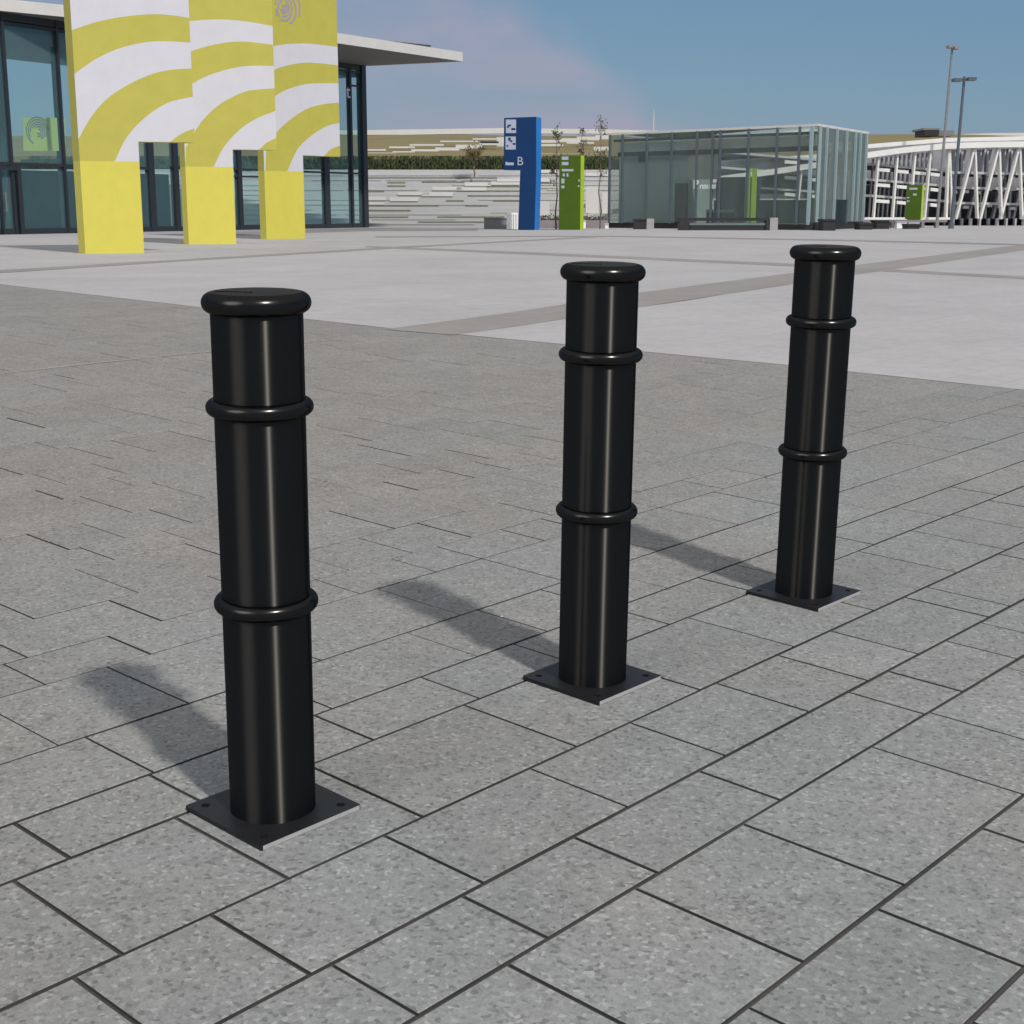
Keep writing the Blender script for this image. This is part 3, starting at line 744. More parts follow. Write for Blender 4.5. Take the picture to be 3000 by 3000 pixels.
# pale wall on the ridge
def wall_poly(mb, Y, top, bot, depth):
    for (x0, t0_), (x1, t1_) in zip(top, top[1:]):
        b0_ = lerp_curve(bot, x0); b1_ = lerp_curve(bot, x1)
        mb.hexa(P(x0, b0_, Y), P(x1, b1_, Y), P(x1, t1_, Y), P(x0, t0_, Y), Vector((0, depth, 0)))
rw = rootB('ridge_wall', P(1400, 390, 110), 'long pale wall on the skyline above the dry grass slope', 'wall')
mb = MBd(); wall_poly(mb, 110, [(300, 390), (1074, 381), (1477, 375), (1784, 379), (2200, 390), (2560, 396), (2700, 398), (2900, 390), (3400, 385)], [(300, 404), (1074, 396), (1477, 391), (1784, 392), (2200, 400), (2560, 405), (3400, 405)], .5)
mb.put('wall_face', M['ramp'], rw)
sp = rootB('stepped_parapet', P(1300, 455, 79), 'white stepped parapet climbing across the dry grass slope', 'parapet')
mb = MBd()
for x0, x1, y0, y1 in ((1073, 1160, 447, 455), (1150, 1215, 443, 453), (1205, 1285, 437, 448), (1275, 1345, 432, 443), (1335, 1412, 424, 436), (1405, 1462, 418, 425), (1455, 1480, 402, 450), (1584, 1640, 410, 418), (1630, 1700, 405, 416), (1690, 1755, 400, 411), (1745, 1790, 396, 408), (1073, 1130, 437, 442), (1140, 1215, 429, 434), (1200, 1300, 422, 427), (1290, 1400, 412, 416), (1385, 1460, 405, 409), (1584, 1650, 422, 428), (1660, 1740, 416, 421), (1740, 1790, 430, 452), (1073, 1480, 452, 457), (1584, 1785, 450, 455)):
    mb.pxbox(77+(470-y0)*.18, x0, y0, x1, y1, .25)
put_each(mb, 'wall_block', M['ramp'], sp)
mb = MBd(); mb.pxbox(77+(470-424)*.18-.1, 1407, 414, 1461, 419, .3); mb.pxbox(77+(470-424)*.18-.1, 1400, 432, 1420, 437, .3)
put_each(mb, 'dark_opening', M['mullion'], sp)
mast = rootB('thin_mast', P(1915, 400, 100), 'thin white mast rising behind the glass pavilion roof', 'mast')
mb = MBd(); mb.tube(P(1914, 420, 100), P(1915.5, 330, 100), .05, .03); mb.put('pole', M['ramp'], mast)
mb = MBd(); mb.tube(P(1915.5, 330, 100), P(1915.7, 322, 100), .015, .01); mb.put('tip', M['ramp'], mast)

# ------------------------------------------------------------------ signs
def sign_blue():
    Y = G(1540, 674).y
    r = rootB('sign_totem', G(1545, 674), 'tall blue L-shaped sign totem with white pictograms and letter B', 'sign')
    mb = MBd(); T = .30
    def poly(pts, mi):
        f = mb.bm.faces.new([mb.bm.verts.new(p) for p in pts]); f.material_index = mi
    out = [(1477, 345.5), (1571, 342), (1571, 500), (1566, 675), (1518, 675), (1524, 498), (1475.5, 498)]
    fr = [P(x, y, Y) for x, y in out]
    # right-hand edge slants back so that its side, painted sunlit blue, shows
    vb = Vector((.20, .55, 0))
    poly(fr, 0); poly([p+vb for p in fr][::-1], 0)
    for i in range(len(fr)):
        j = (i+1) % len(fr); poly([fr[i], fr[j], fr[j]+vb, fr[i]+vb], 1 if i in (1, 2) else 0)
    b = mb.put('panel', [M['blue'], M['blue_lit']], r)
    mb = MBd()
    for (x0, y0, x1, y1) in ((1482, 350, 1512, 390), (1481, 400, 1511, 438)): mb.pxbox(Y-.012, x0, y0, x1, y1, .01)
    pc = put_each(mb, 'pictogram', M['pict'], r)
    mb = MBd(); mb2 = MBd()
    for x0, y0, x1, y1 in ((1488, 365, 1497, 370), (1485, 370, 1491, 374), (1498, 375, 1510, 381), (1489, 403, 1496, 412), (1495, 411, 1501, 416), (1502, 419, 1510, 424), (1484, 425, 1489, 430)): (mb if y0 < 395 else mb2).pxbox(Y-.018, x0, y0, x1, y1, .005)
    [put_each(mb_, 'pictogram_figure', M['blue'], r, parent=p_) for mb_, p_ in zip((mb, mb2), pc)]
    mb = MBd(); mb.pxbox(Y-.012, 1481, 476, 1505, 484, .01); mb.pxbox(Y-.013, 1481, 474, 1486, 477, .01); mb.put('text_line', M['pict'], r)
    mb = MBd(); A_ = Vector((0, Y, 0))
    place_text('B', 1514, 484, 25, A_, Vector((1, 0, 0)), Vector((0, -1, 0)), r, M['pict'], name='letter', off=.02)
    mb.bm.free()
sign_blue()
def sign_green(label, Y, x0, y0, x1, y1, xs1, icons, lean=0, base=None):
    r = rootB('sign_totem', P((x0+x1)/2, y1, Y) if base is None else base, label, 'sign', 'green sign totems')  # also builds the lime bars that stand in for a reflected sign
    mb = MBd(); w0 = P(x0, (y0+y1)/2, Y).x; w1 = P(x1, (y0+y1)/2, Y).x
    z0 = P((x0+x1)/2, y1, Y).z; z1 = P((x0+x1)/2, y0, Y).z
    bx = P(xs1, (y0+y1)/2, Y+.45).x-w1
    v = Vector((bx, .45, 0))
    fs = mb.hexa(Vector((w0, Y, z0)), Vector((w1, Y, z0)), Vector((w1, Y, z1)), Vector((w0, Y, z1)), v)
    for f in fs:
        c = f.calc_center_median()
        if abs(c.x-(w1+bx/2)) < .02 and abs(c.y-(Y+.225)) < .02 and z0+.05 < c.z < z1-.05: f.material_index = 1
    mb.put('panel', [M['green'], M['lime']], r)
    if icons:
        mb = MBd()
        for a, b, c, d in icons: mb.pxbox(Y-.012, a, b, c, d, .01)
        put_each(mb, 'pictogram', M['pict'], r)
    return r
def c3(*v): return tuple((1400 if i % 2 == 0 else 280)+x/3.864 for i, x in enumerate(v))
Yg = G(1660, 673.5).y
sign_green('green sign totem with pale icons beside the tall blue sign', Yg, 1638, 455, 1700.5, 673.5, 1710.5,
           [c3(950, 690, 1025, 728), c3(950, 752, 1025, 788), c3(950, 832, 1080, 858), c3(960, 882, 985, 915), c3(1005, 880, 1025, 918), c3(945, 940, 980, 995), c3(945, 1018, 980, 1050), c3(1137, 948, 1152, 975), c3(1132, 1015, 1150, 1035)])
sgn = sign_green('small green sign totem standing in front of the white parking garage', 62.5, 2654, 541, 2700, 642, 2706,
           [(2664, 550, 2688, 556), (2675, 567, 2686, 573), (2657, 577, 2664, 581), (2657, 587, 2664, 592)], base=P(2678, 668, 62.5))
mb = MBd(); mb.box((P(2660, 655, 62.7).x, 62.6, -.05), (P(2695, 655, 62.7).x, 62.9, P(2678, 641, 62.7).z))
mb.put('foot', M['garage_grey'], sgn)

# ------------------------------------------------------------------ glass pavilion
KC = G(2384, 674.5); KL = G(1780, 667.5); KR = P(2535, 600, 60.5); KR.z = 0
HP = P(2405, 365.5, KC.y).z
pav = rootB('glass_pavilion', KC, 'low flat glass pavilion between the green signs and the white garage', 'pavilion')
ul = (KL-KC); ul.z = 0; Ll = ul.length; ul.normalize(); ur = (KR-KC); ur.z = 0; Lr = ur.length; ur.normalize()
nl = Vector((ul.y, -ul.x, 0)); nl = nl if nl.y < 0 else -nl
nr = Vector((ur.y, -ur.x, 0)); nr = nr if nr.x > 0 else -nr
def wl(px, py): return W(px, py, KC, KL)
def sl(px, py=520): return (wl(px, py)-KC).dot(ul)
def LP(s, z, o=0): v = KC+ul*s+nl*o; return Vector((v.x, v.y, z))
def RP(s, z, o=0): v = KC+ur*s+nr*o; return Vector((v.x, v.y, z))
mb = MBd(); mb.hexa(LP(.02, .25), LP(Ll, .25), LP(Ll, HP-.05), LP(.02, HP-.05), nl*-.02); mb.put('dark_glass_wall', M['glass2'], pav)
mb = MBd(); mb.hexa(RP(.02, .30), RP(Lr, .30), RP(Lr, HP-.05), RP(.02, HP-.05), nr*-.02); mb.put('pale_glass_wall', M['glass3'], pav)
mb = MBd(); fl = MBd()
for px in (1788, 1825, 1896, 1968, 2042, 2087, 2110, 2192, 2275, 2340):
    s_ = sl(px); fl.hexa(LP(s_-.036, .2, .01), LP(s_+.036, .2, .01), LP(s_+.036, HP-.04, .01), LP(s_-.036, HP-.04, .01), nl*.09)
for s_ in (sl(2375), ): mb.hexa(LP(s_-.06, .2, .01), LP(s_+.06, .2, .01), LP(s_+.06, HP-.04, .01), LP(s_-.06, HP-.04, .01), nl*.09)
for f_ in (.02, .14, .33, .52, .70, .80, .93): mb.hexa(RP(f_*Lr-.045, .3, .01), RP(f_*Lr+.045, .3, .01), RP(f_*Lr+.045, HP-.04, .01), RP(f_*Lr-.045, HP-.04, .01), nr*.09)
put_each(mb, 'pale_fin', M['fin'], pav); put_each(fl, 'dark_fin', M['fin_dark'], pav)
ro = MBd(); q = [KC, KL, KL+ur*Lr, KR]; cq = (q[0]+q[1]+q[2]+q[3])/4
qi = [v+(cq-v).normalized()*.30 for v in q]
def zv(v, z): return Vector((v.x, v.y, z))
for i in range(4):
    k = (i+1) % 4
    ro.hexa(zv(q[i], HP-.05), zv(q[k], HP-.05), zv(qi[k], HP-.05), zv(qi[i], HP-.05), Vector((0, 0, .09)))
rf_ = ro.put('roof_frame', M['roof'], pav)
ro = MBd(); f_ = ro.bm.faces.new([ro.bm.verts.new(zv(v, HP-.02)) for v in qi]); ro.put('added_glass_roof', M['glass2'], pav, parent=rf_)  # unseen pane added in place of a solid roof so sun brightens the interior
pl = MBd(); pl.hexa(LP(-.1, -.05, -.06), LP(Ll, -.05, -.06), LP(Ll, .22, -.06), LP(-.1, .22, -.06), nl*-.3); pl.hexa(RP(0.0, -.05, -.05), RP(Lr, -.05, -.05), RP(Lr, .28, -.05), RP(0.0, .28, -.05), nr*-.3)
pl.put('plinth', M['bench'], pav)
# inner beams and rooms
ins = MBd()
z_a = wl(2200, 432).z; z_b = wl(2200, 446).z
ins.hexa(LP(.3, z_b, -.35), LP(Ll-.2, z_b, -.35), LP(Ll-.2, z_a, -.35), LP(.3, z_a, -.35), nl*-.2)
ins.hexa(LP(.2, HP-.32, -.2), LP(Ll-.1, HP-.32, -.2), LP(Ll-.1, HP-.22, -.2), LP(.2, HP-.22, -.2), nl*-.15)
put_each(ins, 'inner_beam', M['mullion'], pav)
ins = MBd(); ins.hexa(LP(.3, z_a, -.40), LP(sl(2090), z_a, -.40), LP(sl(2090), HP-.35, -.40), LP(.3, HP-.35, -.40), nl*-.1)
ins.hexa(LP(sl(2085), wl(2040, 525).z, -.41), LP(sl(1998), wl(2040, 525).z, -.41), LP(sl(1998), HP-.36, -.41), LP(sl(2085), HP-.36, -.41), nl*-.1)
ins.put('upper_wall_panel', M['brown'], pav)
ins = MBd(); ins.hexa(LP(sl(1992), .2, -.6), LP(Ll-.1, .2, -.6), LP(Ll-.1, HP-.34, -.6), LP(sl(1992), HP-.34, -.6), nl*-1.5)
ins.put('inner_room', mat('teal_grey_room_wall', (.44, .52, .51), .8, .08, 1), pav)
ins = MBd(); ins.hexa(LP(sl(1992), .1, -.42), LP(sl(1960), .1, -.42), LP(sl(1960), wl(1975, 536).z, -.42), LP(sl(1992), wl(1975, 536).z, -.42), nl*-.15)
ins.put('door', M['dark_brown'], pav)
ins = MBd(); a, b = wl(1847, 474), wl(1870, 451); ins.hexa(LP(sl(1870), a.z, -.5), LP(sl(1847), a.z, -.5), LP(sl(1847), b.z, -.5), LP(sl(1870), b.z, -.5), nl*-.1); ins.put('small_window', M['interior'], pav)
ins = MBd(); ins.hexa(LP(sl(2380), .2, -2.6), LP(sl(1985), .2, -2.6), LP(sl(1985), wl(2200, 585).z, -2.6), LP(sl(2380), wl(2200, 585).z, -2.6), nl*-.1); ins.hexa(LP(sl(2112), .2, -2.75), LP(sl(1985), .2, -2.75), LP(sl(1985), wl(2050, 515).z, -2.75), LP(sl(2112), wl(2050, 515).z, -2.75), nl*-.1); ins.put('rear_wall', M['interior'], pav)
# parking lettering inside
e_ = -ul
o = place_text('P', 2033, 553, 26, KC, e_, nl, pav, M['paper'], name='lettering', off=.05)
mb = MBd()
for k, (x0, x1) in enumerate(((2053, 2062), (2064, 2071), (2073, 2077), (2079, 2086), (2088, 2091), (2093, 2099))):
    for x_a, x_b, y_a, y_b in ((x0, x1, 541, 544), (x0, x0+2.2, 541, 553), (x1-2.2, x1, 544, 553)):
        s0, s1 = sl(x_a, 547), sl(x_b, 547); mb.hexa(LP(s1, wl(2075, y_b).z, .05), LP(s0, wl(2075, y_b).z, .05), LP(s0, wl(2075, y_a).z, .05), LP(s1, wl(2075, y_a).z, .05), nl*.012)
mb.put('text_line', M['paper'], pav)
for k, px in enumerate((2042, 2072, 2100)):
    Y0 = LP(sl(px), 0, -1.0); r = rootB('ticket_machine', Vector((Y0.x, Y0.y, 0)), ('dark ticket machine with pale head behind pavilion glass, below letter P', 'middle of three dark ticket machines with pale heads behind pavilion glass', 'tallest dark ticket machine behind pavilion glass, rightmost of three')[k], 'machine', 'ticket machines in the pavilion')
    x, y = Y0.x, Y0.y; h_ = P(px, 614, y).z
    mb = MBd(); mb.box((x-.14, y, .2), (x+.14, y+.25, h_-.12)); mb.put('body', M['bench'], r)
    mb = MBd(); mb.box((x-.16, y-.03, h_-.12), (x+.16, y+.2, h_)); mb.put('head', M['concrete'], r)
o = sign_green('lime green bars standing in for a sign reflected in the pavilion glass', 58.6, 2201, 493, 2216, 640, 2216.2, None, base=P(2208, 668, 58.6))
for c in o.children: c.data.materials[0] = M['lime']  # bars added to imitate a lime sign's reflection in the glass
mb = MBd(); mb.box((P(2184, 560, 58.7).x, 58.65, 0), (P(2197, 560, 58.7).x, 58.8, P(2190, 493, 58.7).z)); mb.put('post', M['lime'], o)
mb = MBd(); mb.box((P(2201, 650, 58.7).x, 58.66, 0), (P(2215, 650, 58.7).x, 58.9, P(2208, 639, 58.7).z)); mb.put('foot', M['lime'], o)

# ------------------------------------------------------------------ parking garage
YG = 69.0
gar = rootB('parking_garage', P(2800, 668, YG), 'long white parking garage with slanted concrete fins and stepped floors', 'building')
BEAM = [(2085, 528), (2270, 503), (2394, 484), (2548, 454), (2650, 440), (2774, 428), (2900, 424), (3000, 423), (3300, 428), (3700, 440)]
mb = MBd(); wall_poly(mb, YG-.25, [(x, y-9) for x, y in BEAM], [(x, y+8) for x, y in BEAM], .8)
BE2 = [(2085, 478), (2394, 458), (2548, 428), (2774, 410), (3000, 405), (3300, 408), (3700, 418)]
wall_poly(mb, YG+1.2, [(x, y-6) for x, y in BE2], [(x, y+7) for x, y in BE2], .6)
mb.put('roof_beam', M['garage_white'], gar)
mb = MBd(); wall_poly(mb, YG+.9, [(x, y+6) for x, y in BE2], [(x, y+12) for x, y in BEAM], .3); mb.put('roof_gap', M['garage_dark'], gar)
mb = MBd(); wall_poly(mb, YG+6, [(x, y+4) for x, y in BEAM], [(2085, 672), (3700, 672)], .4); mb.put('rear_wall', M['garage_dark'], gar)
def garage_floor(y_at, x0, x1, th): return [(x0, y_at(x0)-th), (x1, y_at(x1)-th)], [(x0, y_at(x0)+th), (x1, y_at(x1)+th)]
fl = MBd(); spd = MBd(); win = MBd()
FLO = [lambda x: 496+.085*(x-2560), lambda x: 541+.082*(x-2560), lambda x: 588+.072*(x-2560)]
for k, f_ in enumerate(FLO):
    x0 = 2520; 
    t, b = garage_floor(f_, 2100, 2785, 3.2); t = [(x, y-14) for x, y in t]; b = [(x, y-14) for x, y in b]
    wall_poly(fl, YG+.4, t, b, 5.0)
    t, b = garage_floor(lambda x: f_(2785)-10+.02*(x-2785), 2785, 3700, 3.5); wall_poly(fl, YG+.4, t, b, 5.0)
    for xa in (2300, 2380, 2460, 2567, 2628, 2680, 2727):
        wdt = 40 if xa < 2600 else 34 if xa < 2700 else 27
        y = f_(xa); spd.hexa(*[P(x, yy, YG+.15) for x, yy in ((xa, y+4.5), (xa+wdt, y+7.5), (xa+wdt, y-2), (xa, y-5))], Vector((0, .25, 0)))
    for xa in range(2790, 3700, 34):
        y = f_(2785)-2+.02*(xa-2785)+rnd(-6, 6); spd.hexa(*[P(x, yy, YG+.6) for x, yy in ((xa, y+4), (xa+15, y+4), (xa+15, y-5), (xa, y-5))], Vector((0, .25, 0)))
fl.put('floor_slabs', M['garage_grey'], gar); put_each(spd, 'spandrel', M['garage_white'], gar)
fn_ = MBd(); f2 = MBd()
def pfin(mb, Y, xa, ya, xb, yb, w, dep=.35): mb.hexa(*[P(x, y, Y) for x, y in ((xb-w/2, yb), (xb+w/2, yb), (xa+w/2, ya), (xa-w/2, ya))], Vector((0, dep, 0)))
for xt, xb_ in ((2576, 2561), (2632, 2617), (2684, 2667), (2729, 2711), (2350, 2335), (2420, 2405), (2500, 2487)):
    pfin(fn_, YG-.1, xt, lerp_curve(BEAM, xt)+6, xb_, 640, 4.4)
for k in range(14):      # secondary thin bars in the bays
    xt = 2560+13.2*k; pfin(f2, YG+1.1, xt, lerp_curve(BEAM, xt)+8, xt-14, 640, 3.6, .2)
apex = [2782, 2857, 2928, 2988, 3050, 3115, 3180, 3250, 3330, 3410, 3500]
for i, xa in enumerate(apex):
    y = lerp_curve(BEAM, xa)+6
    pfin(fn_, YG-.1, xa, y, xa-(8 if i == 0 else 54), 642, 5.0); pfin(fn_, YG-.1, xa+2, y, xa+9, 640, 4.4)
    pfin(f2, YG+.9, xa+33, y, xa-18, 640, 5.5); pfin(f2, YG+.95, xa+38, y, xa+30, 640, 5.5); pfin(f2, YG+1.0, xa+18, y, xa+16, 640, 3.5); pfin(f2, YG+1.3, xa+50, y, xa+2, 640, 3.5); pfin(f2, YG+1.4, xa+10, y, xa+22, 640, 3.2)
put_each(fn_, 'fin', M['garage_white'], gar); put_each(f2, 'inner_fin', M['garage_grey'], gar)
bs = MBd(); bs.pxbox(YG-.3, 2090, 637, 2790, 644, 1.0); 
bs.put('base_beam', M['garage_white'], gar)
pc = MBd()
for k in range(34): pc.pxbox(YG+.2+.2*(k % 3), 2765+26*k, 640, 2770+26*k, 672, .3)
put_each(pc, 'ground_column', M['garage_grey'], gar)
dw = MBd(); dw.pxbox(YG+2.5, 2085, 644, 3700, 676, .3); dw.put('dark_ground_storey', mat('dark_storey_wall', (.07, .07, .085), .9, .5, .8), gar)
rb = rootB('rooftop_unit', P(2730, 395, YG+14), 'dark boxy plant unit on top of the parking garage', 'roof unit')
mb = MBd(); mb.pxbox(YG+14, 2709, 380, 2751, 398, 2.0); mb.put('housing', M['bench'], rb)
mb = MBd(); mb.pxbox(YG+14, 2706, 375, 2755, 381, 2.4); mb.put('cover', M['pole'], rb)
mb = MBd(); mb.pxbox(YG+14.5, 2751, 382, 2795, 398, 1.5); mb.put('duct', M['pole'], rb)

# low wall and street furniture along the far edge
lw = rootB('low_wall', P(2620, 660, 61.5), 'low purple grey wall in front of the white parking garage', 'wall')
mb = MBd(); mb.pxbox(61.5, 2440, 645, 2775, 651, .3)
for x in (2480, 2545, 2612, 2640, 2700, 2742): mb.pxbox(61.5, x, 651, x+8, 669, .3)
mb.put('capping', M['low'], lw)
def bench(label, group, Y, x0, x1, yt, yb, pale=None, rail=False):
    r = rootB('bench', G((x0+x1)/2, yb), label, 'bench', group)
    Yb = G((x0+x1)/2, yb).y
    if rail:
        mb = MBd(); mb.pxbox(Yb, x0, yt, x1, yt+9, .5); mb.put('top_rail', M['bench'], r)
        mb = MBd(); mb.pxbox(Yb, x0+3, yt+10, x0+32, yb+.6, .5); mb.put('leg', M['bench'], r)
        mb = MBd(); mb.pxbox(Yb, x1-11, yt+9.2, x1, yb+.6, .5); mb.put('leg', M['bench'], r)
        mb = MBd(); mb.pxbox(Yb+.05, x0+33, yt+15, x1-12, yt+22, .45); mb.put('seat', M['bench_seat'], r)
        mb = MBd(); mb.pxbox(Yb+.08, x0+33, yt+24, x1-12, yb-.5, .4); mb.put('lower_board', M['bench'], r)
    else:
        mb = MBd(); mb.pxbox(Yb, x0, yt+5, x1, yb+.6, .9); mb.put('body', M['bench'], r)
        mb = MBd(); mb.pxbox(Yb-.03, x0-1, yt, x1+1, yt+5.5, .96); mb.put('seat', M['bench'], r)
    if pale:
        mb = MBd(); mb.pxbox(Yb-.02, pale[0], pale[1], pale[2], pale[3], .6); mb.put('end_block', M['concrete'], r)
    return r
GBe = 'dark benches along the far edge of the plaza'
bench('long dark open bench with pale concrete end before the glass pavilion', GBe, 0, 1987, 2255, 638, 675, (2256, 638, 2279, 677), True)
bench('short dark bench with pale end block at the left of the pavilion', GBe, 0, 1861, 1893, 641, 672, (1894.5, 641, 1916, 674))
bench('tall black bench block below the corner of the glass pavilion', GBe, 0, 2412, 2449, 642, 676)
bench('low black bench block below the right end of the glass pavilion', GBe, 0, 2519, 2557, 653, 673)
bench('black bench block left of the small green sign', GBe, 0, 2568, 2606, 645, 671)
bench('low black bench block right below the small green sign', GBe, 0, 2661, 2694, 656, 671)
def box_thing(name, label, cat, group, x0, y0, x1, y1, m, m2):
    Y = G((x0+x1)/2, y1).y; r = rootB(name, G((x0+x1)/2, y1), label, cat, group)
    mb = MBd(); mb.pxbox(Y, x0, y0+2.5, x1, y1+.5, .35); mb.put('body', M[m], r)
    mb = MBd(); mb.pxbox(Y-.03, x0-.7, y0, x1+.7, y0+2.4, .41); mb.put('lid', M[m2], r)
box_thing('waste_bin', 'white bin at the foot of the green sign', 'bin', None, 1705, 645, 1716, 669, 'paper', 'ramp')
box_thing('waste_bin', 'small white bin by the left corner of the pavilion', 'bin', None, 1773, 655, 1783, 670, 'paper', 'ramp')
box_thing('utility_box', 'small white box between two black bench blocks', 'box', None, 2562, 649, 2569, 670, 'paper', 'ramp')
box_thing('utility_box', 'wide white box left of the low black bench block by the green sign', 'box', None, 2628, 649, 2656, 669, 'paper', 'garage_grey')
box_thing('utility_box', 'grey cabinet left of the blue sign', 'box', None, 1418, 638, 1484, 671, 'pole', 'low')
pb = rootB('slatted_screen', G(1502, 672), 'white slatted screen directly left of the blue sign stem', 'screen')
mb = MBd()
for x in range(1485, 1518, 7): mb.pxbox(G(1500, 672).y+.4, x, 626, x+4.2, 673, .2)
mb.pxbox(G(1500, 672).y+.42, 1485, 623, 1517, 628.5, .16); mb.put('slats', M['paper'], pb)
pb = rootB('planter', G(1690, 672), 'long grey planter with low greenery behind the green sign', 'planter')
mb = MBd(); Yp = G(1690, 670).y+1.2; mb.pxbox(Yp, 1580, 645, 1778, 671, .6); mb.put('trough', M['low'], pb)
mb = MBd(); rl = random.Random(4)
for k in range(900): mb.leaf(Vector((rl.uniform(P(1580, 640, Yp).x, P(1778, 640, Yp).x), Yp+rl.uniform(0, .6), P(1690, 646, Yp).z+abs(rl.gauss(0, .09)))), Vector((rl.gauss(0, 1), rl.gauss(0, 1), 1)), .05, k % 2)
mb.put('foliage', [M['grass'], M['hedge']], pb)

# ------------------------------------------------------------------ trees
def sapling(label, px, yb, yt, spread, m, Y=None, n=260, tw=.035, group='thin young trees by the signs', name='young_tree', lx=0):
    Y = Y or G(px, yb).y; b = P(px, yb, Y); t = P(px+lx, yt, Y)
    r = rootB(name, b, label, 'tree', group); q = random.Random(px)
    mb = MBd(); H = t.z-b.z; pts = [b]
    for i in range(1, 7): pts.append(Vector((b.x+(t.x-b.x)*i/6+q.gauss(0, .03), Y+q.gauss(0, .03), b.z+H*i/6)))
    for i in range(6): mb.tube(pts[i], pts[i+1], tw*(1-i/7), tw*(1-(i+1)/7), 6)
    tips = []
    for k in range(22):
        f = q.uniform(.42, .98); o = b.lerp(t, f); a = q.random()*6.28; ln = spread*q.uniform(.4, 1)*(1.15-f*.7)
        e = o+Vector((ln*math.cos(a), ln*math.sin(a), ln*q.uniform(.6, 1.5))); mb.tube(o, e, .012, .004, 4); tips.append((o, e))
    mb.put('trunk', M['bark'], r)
    mb = MBd()
    for k in range(n):
        o, e = q.choice(tips); p = o.lerp(e, q.uniform(.35, 1.05))+Vector((q.gauss(0, .06), q.gauss(0, .06), q.gauss(0, .06)))
        mb.leaf(p, Vector((q.gauss(0, 1), q.gauss(0, 1), q.gauss(0, 1)+.3)), q.uniform(.03, .06), q.randrange(2))
    mb.put('crown', [M[m], M['hedge']], r)
sapling('thin bare young tree between the blue and the green sign', 1629, 672, 371, .45, 'leaf', lx=3)
sapling('slender young tree rising behind the green sign', 1706, 672, 375, .5, 'leaf', Y=62, lx=0)
sapling('tallest thin young tree beside the left corner of the pavilion', 1757, 671, 340, .5, 'leaf', lx=2)
YS = levels_[-2][0]-.2
sapling('small autumn coloured shrub on the terraces in front of the hedge', 1390, 519, 447, .95, 'autumn', Y=levels_[-3][0]-.3, n=620, group=None, name='shrub', tw=.05)

# ------------------------------------------------------------------ lamp posts
def lamp(label, Y, xb, yb, xt, yt, r, m, heads):
    b = G(xb, yb) if Y is None else P(xb, yb, Y); Y = b.y; t = P(xt, yt, Y)
    root = rootB('lamp_post', b, label, 'lamp post', 'tall lamp posts before the garage')
    mb = MBd(); mb.tube(b-Vector((0, 0, .1)), t, r, r*.72, 12); mb.put('pole', M[m], root)
    for hx0, hx1, hy in heads:
        mb = MBd(); p0 = P(hx0, hy, Y); p1 = P(hx1, hy, Y); w = .22
        mb.box((p0.x, Y-w, p0.z-.07), (p1.x, Y+w, p0.z+.05))
        inner = p1 if abs(p1.x-t.x) < abs(p0.x-t.x) else p0
        h = mb.put('lamp_head', M['pole_dark'] if m == 'pole_dark' else M['low'], root)
        mb = MBd(); mb.tube(Vector((t.x, Y, t.z-.05)), Vector((inner.x, Y, inner.z)), .035, seg=8); mb.put('arm', M[m], root, parent=h)
    if len(heads) == 2: pass
    mb = MBd(); mb.tube(b, b+Vector((0, 0, .25)), r*1.6, r*1.5, 12); mb.put('base', M[m], root)
lamp('taller pale lamp post, the left one before the garage', None, 2744, 662, 2790.5, 133, .072, 'pole', [(2776, 2789, 136.5), (2793, 2807, 140)])
lamp('shorter dark lamp post with two flat heads, the right one', None, 2786, 670, 2825.5, 224, .072, 'pole_dark', [(2792, 2816, 234), (2833, 2857, 231)])

# ------------------------------------------------------------------ light and sky
AZ = Vector((math.sin(R(35)), -math.cos(R(35)))); EL = R(49)
sd = bpy.data.lights.new('sun', 'SUN'); sd.energy = 3.05; sd.angle = R(2.8); sd.color = (1, .955, .89)
so = bpy.data.objects.new('sun', sd); COL.objects.link(so)
dirv = Vector((AZ.x*math.cos(EL), AZ.y*math.cos(EL), math.sin(EL)))
so.rotation_euler = dirv.to_track_quat('Z', 'Y').to_euler()
w = bpy.data.worlds.new('World'); S.world = w; w.use_nodes = True
N, L = w.node_tree.nodes, w.node_tree.links
bg = N['Background']; bg.inputs['Strength'].default_value = .085
sk = N.new('ShaderNodeTexSky'); sk.sky_type = 'NISHITA'; sk.sun_disc = False
sk.sun_elevation = EL; sk.sun_rotation = math.atan2(AZ.x, AZ.y)
sk.altitude = 800; sk.air_density = 1.0; sk.dust_density = .3; sk.ozone_density = 2.5
tc = N.new('ShaderNodeTexCoord'); vec = tc.outputs['Generated']
mp = N.new('ShaderNodeMapping'); mp.inputs['Rotation'].default_value = (0, R(-28), R(8)); mp.inputs['Scale'].default_value = (2.2, 2.2, 9)
L.new(vec, mp.inputs['Vector'])
n1 = N.new('ShaderNodeTexNoise'); n1.inputs['Scale'].default_value = 2.2; n1.inputs['Detail'].default_value = 9; n1.inputs['Roughness'].default_value = .6; n1.inputs['Distortion'].default_value = .5
L.new(mp.outputs[0], n1.inputs['Vector'])
